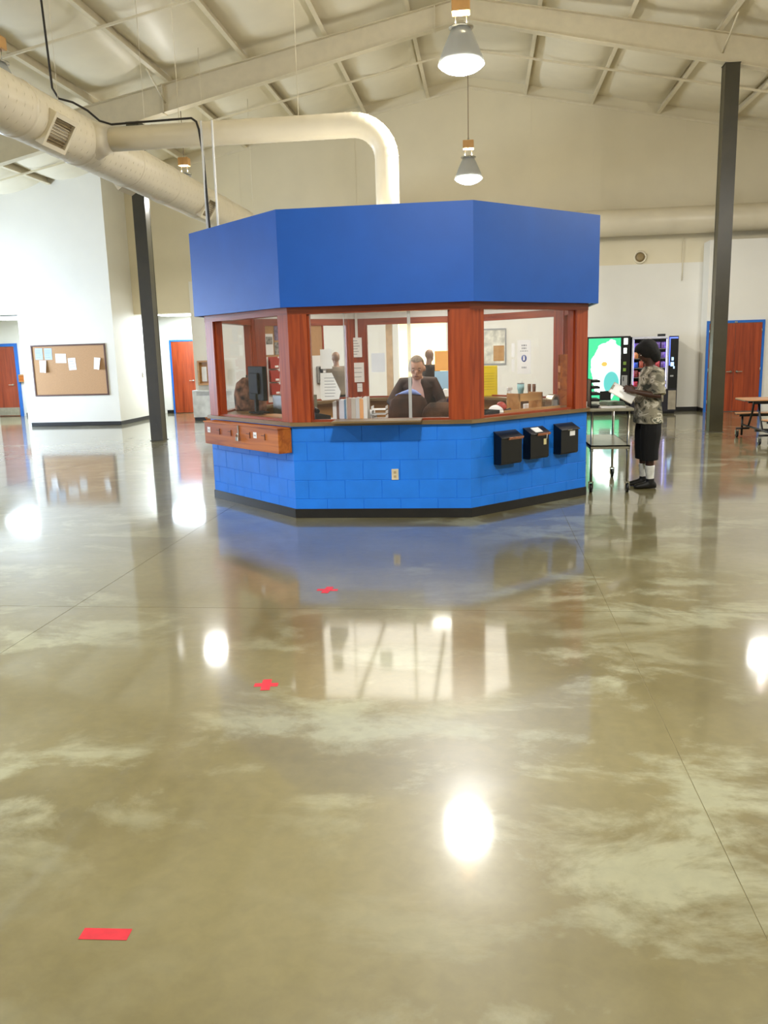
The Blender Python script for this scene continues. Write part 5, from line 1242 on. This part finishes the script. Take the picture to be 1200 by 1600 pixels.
M_BLK = mat('black_cotton', rgb(9, 9, 10), 0.9, var=0.1); M_SOCK = mat('white_sock', rgb(226, 226, 220), 0.9, var=0.06, scale=20, bump=0.4, bscale=80)
def camo():
    m = bpy.data.materials.new('grey_camouflage'); m.use_nodes = True; nt = m.node_tree; n = nt.nodes; l = nt.links; b = n['Principled BSDF']
    tc = n.new('ShaderNodeTexCoord'); mp = n.new('ShaderNodeMapping'); mp.inputs['Scale'].default_value = (1, 1, 1.5); l.new(tc.outputs['Object'], mp.inputs[0])
    nz = n.new('ShaderNodeTexNoise'); nz.inputs['Scale'].default_value = 6.5; nz.inputs['Detail'].default_value = 5; nz.inputs['Distortion'].default_value = 0.9; l.new(mp.outputs[0], nz.inputs['Vector'])
    cr = n.new('ShaderNodeValToRGB'); cr.color_ramp.interpolation = 'CONSTANT'
    es = cr.color_ramp.elements; es[0].position = 0; es[0].color = (*rgb(50, 52, 44), 1); es[1].position = 0.40; es[1].color = (*rgb(112, 108, 92), 1)
    for p_, c_ in ((0.47, (148, 142, 122)), (0.54, (196, 190, 172)), (0.62, (84, 88, 70)), (0.66, (214, 210, 198))):
        e = es.new(p_); e.color = (*rgb(*c_), 1)
    l.new(nz.outputs[0], cr.inputs[0]); l.new(cr.outputs[0], b.inputs['Base Color']); b.inputs['Roughness'].default_value = 0.9
    return m
J = dict(hip=(0.0, 0, 0.93), chest=(-0.02, 0, 1.30), neck=(0.0, 0, 1.50), head=(0.055, 0, 1.655), belly=0.03, sw=1.08,
         shL=(-0.02, 0.20, 1.41), elL=(-0.02, 0.27, 1.14), wrL=(0.24, 0.21, 1.20), hdL=(0.33, 0.19, 1.235), sideL=(0.25, 0.15, -1.0),
         shR=(-0.02, -0.20, 1.41), elR=(0.02, -0.27, 1.13), wrR=(0.25, -0.12, 1.10), hdR=(0.33, -0.06, 1.13),
         hpL=(0, 0.10, 0.90), knL=(0.02, 0.11, 0.49), anL=(0.0, 0.11, 0.09), hpR=(0, -0.10, 0.90), knR=(0.03, -0.10, 0.49), anR=(0.01, -0.12, 0.09), curl=0.7)
make_person('person in a camouflage shirt and black shorts reading a sheet by the cart', (2.02, 10.72, 0), (-1, -0.12, 0), J, M_SKIN2,
            [('camouflage_shirt', camo(), 'top', dict(t0=-0.20, grow=0.035)), ('shorts', M_BLK, 'bottom', dict(to=0.34, wide=1.22)), ('socks', M_SOCK, 'socks', {}), ('shoes', M_SHOE, 'shoes', {})],
            ('hair', M_HAIRB, 'full'), 0.0075, head_pitch=0.45)
t = thing('clipboard', 'white sheet on a clipboard held by the person at the cart', 'clipboard', (1.66, 10.50, 1.19))
_n = Vector((0.30, -0.62, 0.72)).normalized(); _a = Vector((0.75, 0.0, -0.66)); _a = (_a - _n * _a.dot(_n)).normalized(); _b = _n.cross(_a)
t.rotation_euler = Matrix((_a, _b, _n)).transposed().to_euler()
MB().box(-0.155, 0.155, -0.11, 0.11, -0.004, 0.0, 0.001).build('board', mat('pale_board', rgb(200, 192, 176), 0.6), t)
MB().box(-0.145, 0.15, -0.10, 0.10, 0.0005, 0.002).build('paper', M_PAPER, t)
MB().box(-0.15, -0.125, -0.04, 0.04, 0.002, 0.012, 0.002).build('clip', M_CHROME, t)

# man behind the front window, leaning forward
J = dict(hip=(-0.05, 0, 0.95), chest=(0.08, 0, 1.27), neck=(0.19, 0, 1.44), head=(0.315, 0, 1.55), sw=1.12,
         shL=(0.12, 0.19, 1.36), elL=(0.18, 0.30, 1.12), wrL=(0.38, 0.22, 1.06), shR=(0.12, -0.19, 1.36), elR=(0.20, -0.33, 1.14), wrR=(0.38, -0.22, 1.06),
         hpL=(-0.05, 0.10, 0.90), knL=(-0.02, 0.12, 0.48), anL=(-0.08, 0.12, 0.09), hpR=(-0.05, -0.10, 0.90), knR=(-0.02, -0.12, 0.48), anR=(-0.08, -0.12, 0.09))
mx_ = at(650, 577, 10.25).x
mp_ = make_person('man with grey stubble hair in a dark jacket leaning behind the window', (mx_, 10.62, 0), (0.02, -1, 0), J, M_SKIN1,
            [('jacket', M_JACKET, 'top', dict(t0=-0.12, grow=0.03, long=True)), ('trousers', M_PANTS, 'bottom', dict(to=0.95)), ('shoes', M_SHOE, 'shoes', {})],
            ('hair', M_HAIRG, 'short'), 0.007, head_pitch=0.36, hs=1.17)
# shirt front and lapel edges between the open jacket
sf = MB().loft([((0.0, -0.305, 1.10), (0.07, 0, 0), (0, 0.02, 0.0)), ((0.01, -0.335, 1.20), (0.085, 0, 0), (0, 0.022, 0.01)), ((0.01, -0.36, 1.29), (0.072, 0, 0), (0, 0.02, 0.01)), ((0.0, -0.335, 1.375), (0.05, 0, 0), (0, 0.03, 0.01)), ((0.0, -0.30, 1.43), (0.052, 0, 0), (0, 0.035, 0.01))])
sf.build('shirt_front', M_SHIRTP, mp_)

def bystander(lab, x, y, fd, top, pants, skin, hairm, group=None):
    J = dict(hip=(0, 0, 0.93), chest=(0, 0, 1.28), neck=(0.0, 0, 1.47), head=(0.03, 0, 1.63), sw=1.05,
             shL=(0, 0.20, 1.40), elL=(-0.02, 0.26, 1.14), wrL=(0.10, 0.25, 0.93), shR=(0, -0.20, 1.40), elR=(-0.02, -0.26, 1.14), wrR=(0.12, -0.24, 0.95),
             hpL=(0, 0.10, 0.90), knL=(0.02, 0.11, 0.49), anL=(0, 0.11, 0.09), hpR=(0, -0.10, 0.90), knR=(0.02, -0.11, 0.49), anR=(0, -0.11, 0.09))
    return make_person(lab, (x, y, 0), fd, J, skin, [('top', top, 'top', dict(long=True)), ('trousers', pants, 'bottom', dict(to=0.95)), ('shoes', M_SHOE, 'shoes', {})], ('hair', hairm, 'short'), 0.014, fingers=False)
bystander('person in grey-brown clothes standing beyond the kiosk, seen through the left window', -3.05, 17.5, (-0.5, 0.8, 0), mat('grey_brown_cloth', rgb(112, 98, 80), 0.85, var=0.1), M_PANTS, mat('bystander_skin', rgb(150, 112, 88), 0.5), mat('bald_tan', rgb(140, 108, 84), 0.6))
bystander('person in a dark jacket standing beyond the kiosk behind the leaning man', -1.10, 17.0, (0.6, 0.8, 0), mat('dark_coat', rgb(52, 38, 24), 0.85, var=0.15), M_PANTS, mat('bystander_skin', (0, 0, 0)), mat('bald_tan', (0, 0, 0)))
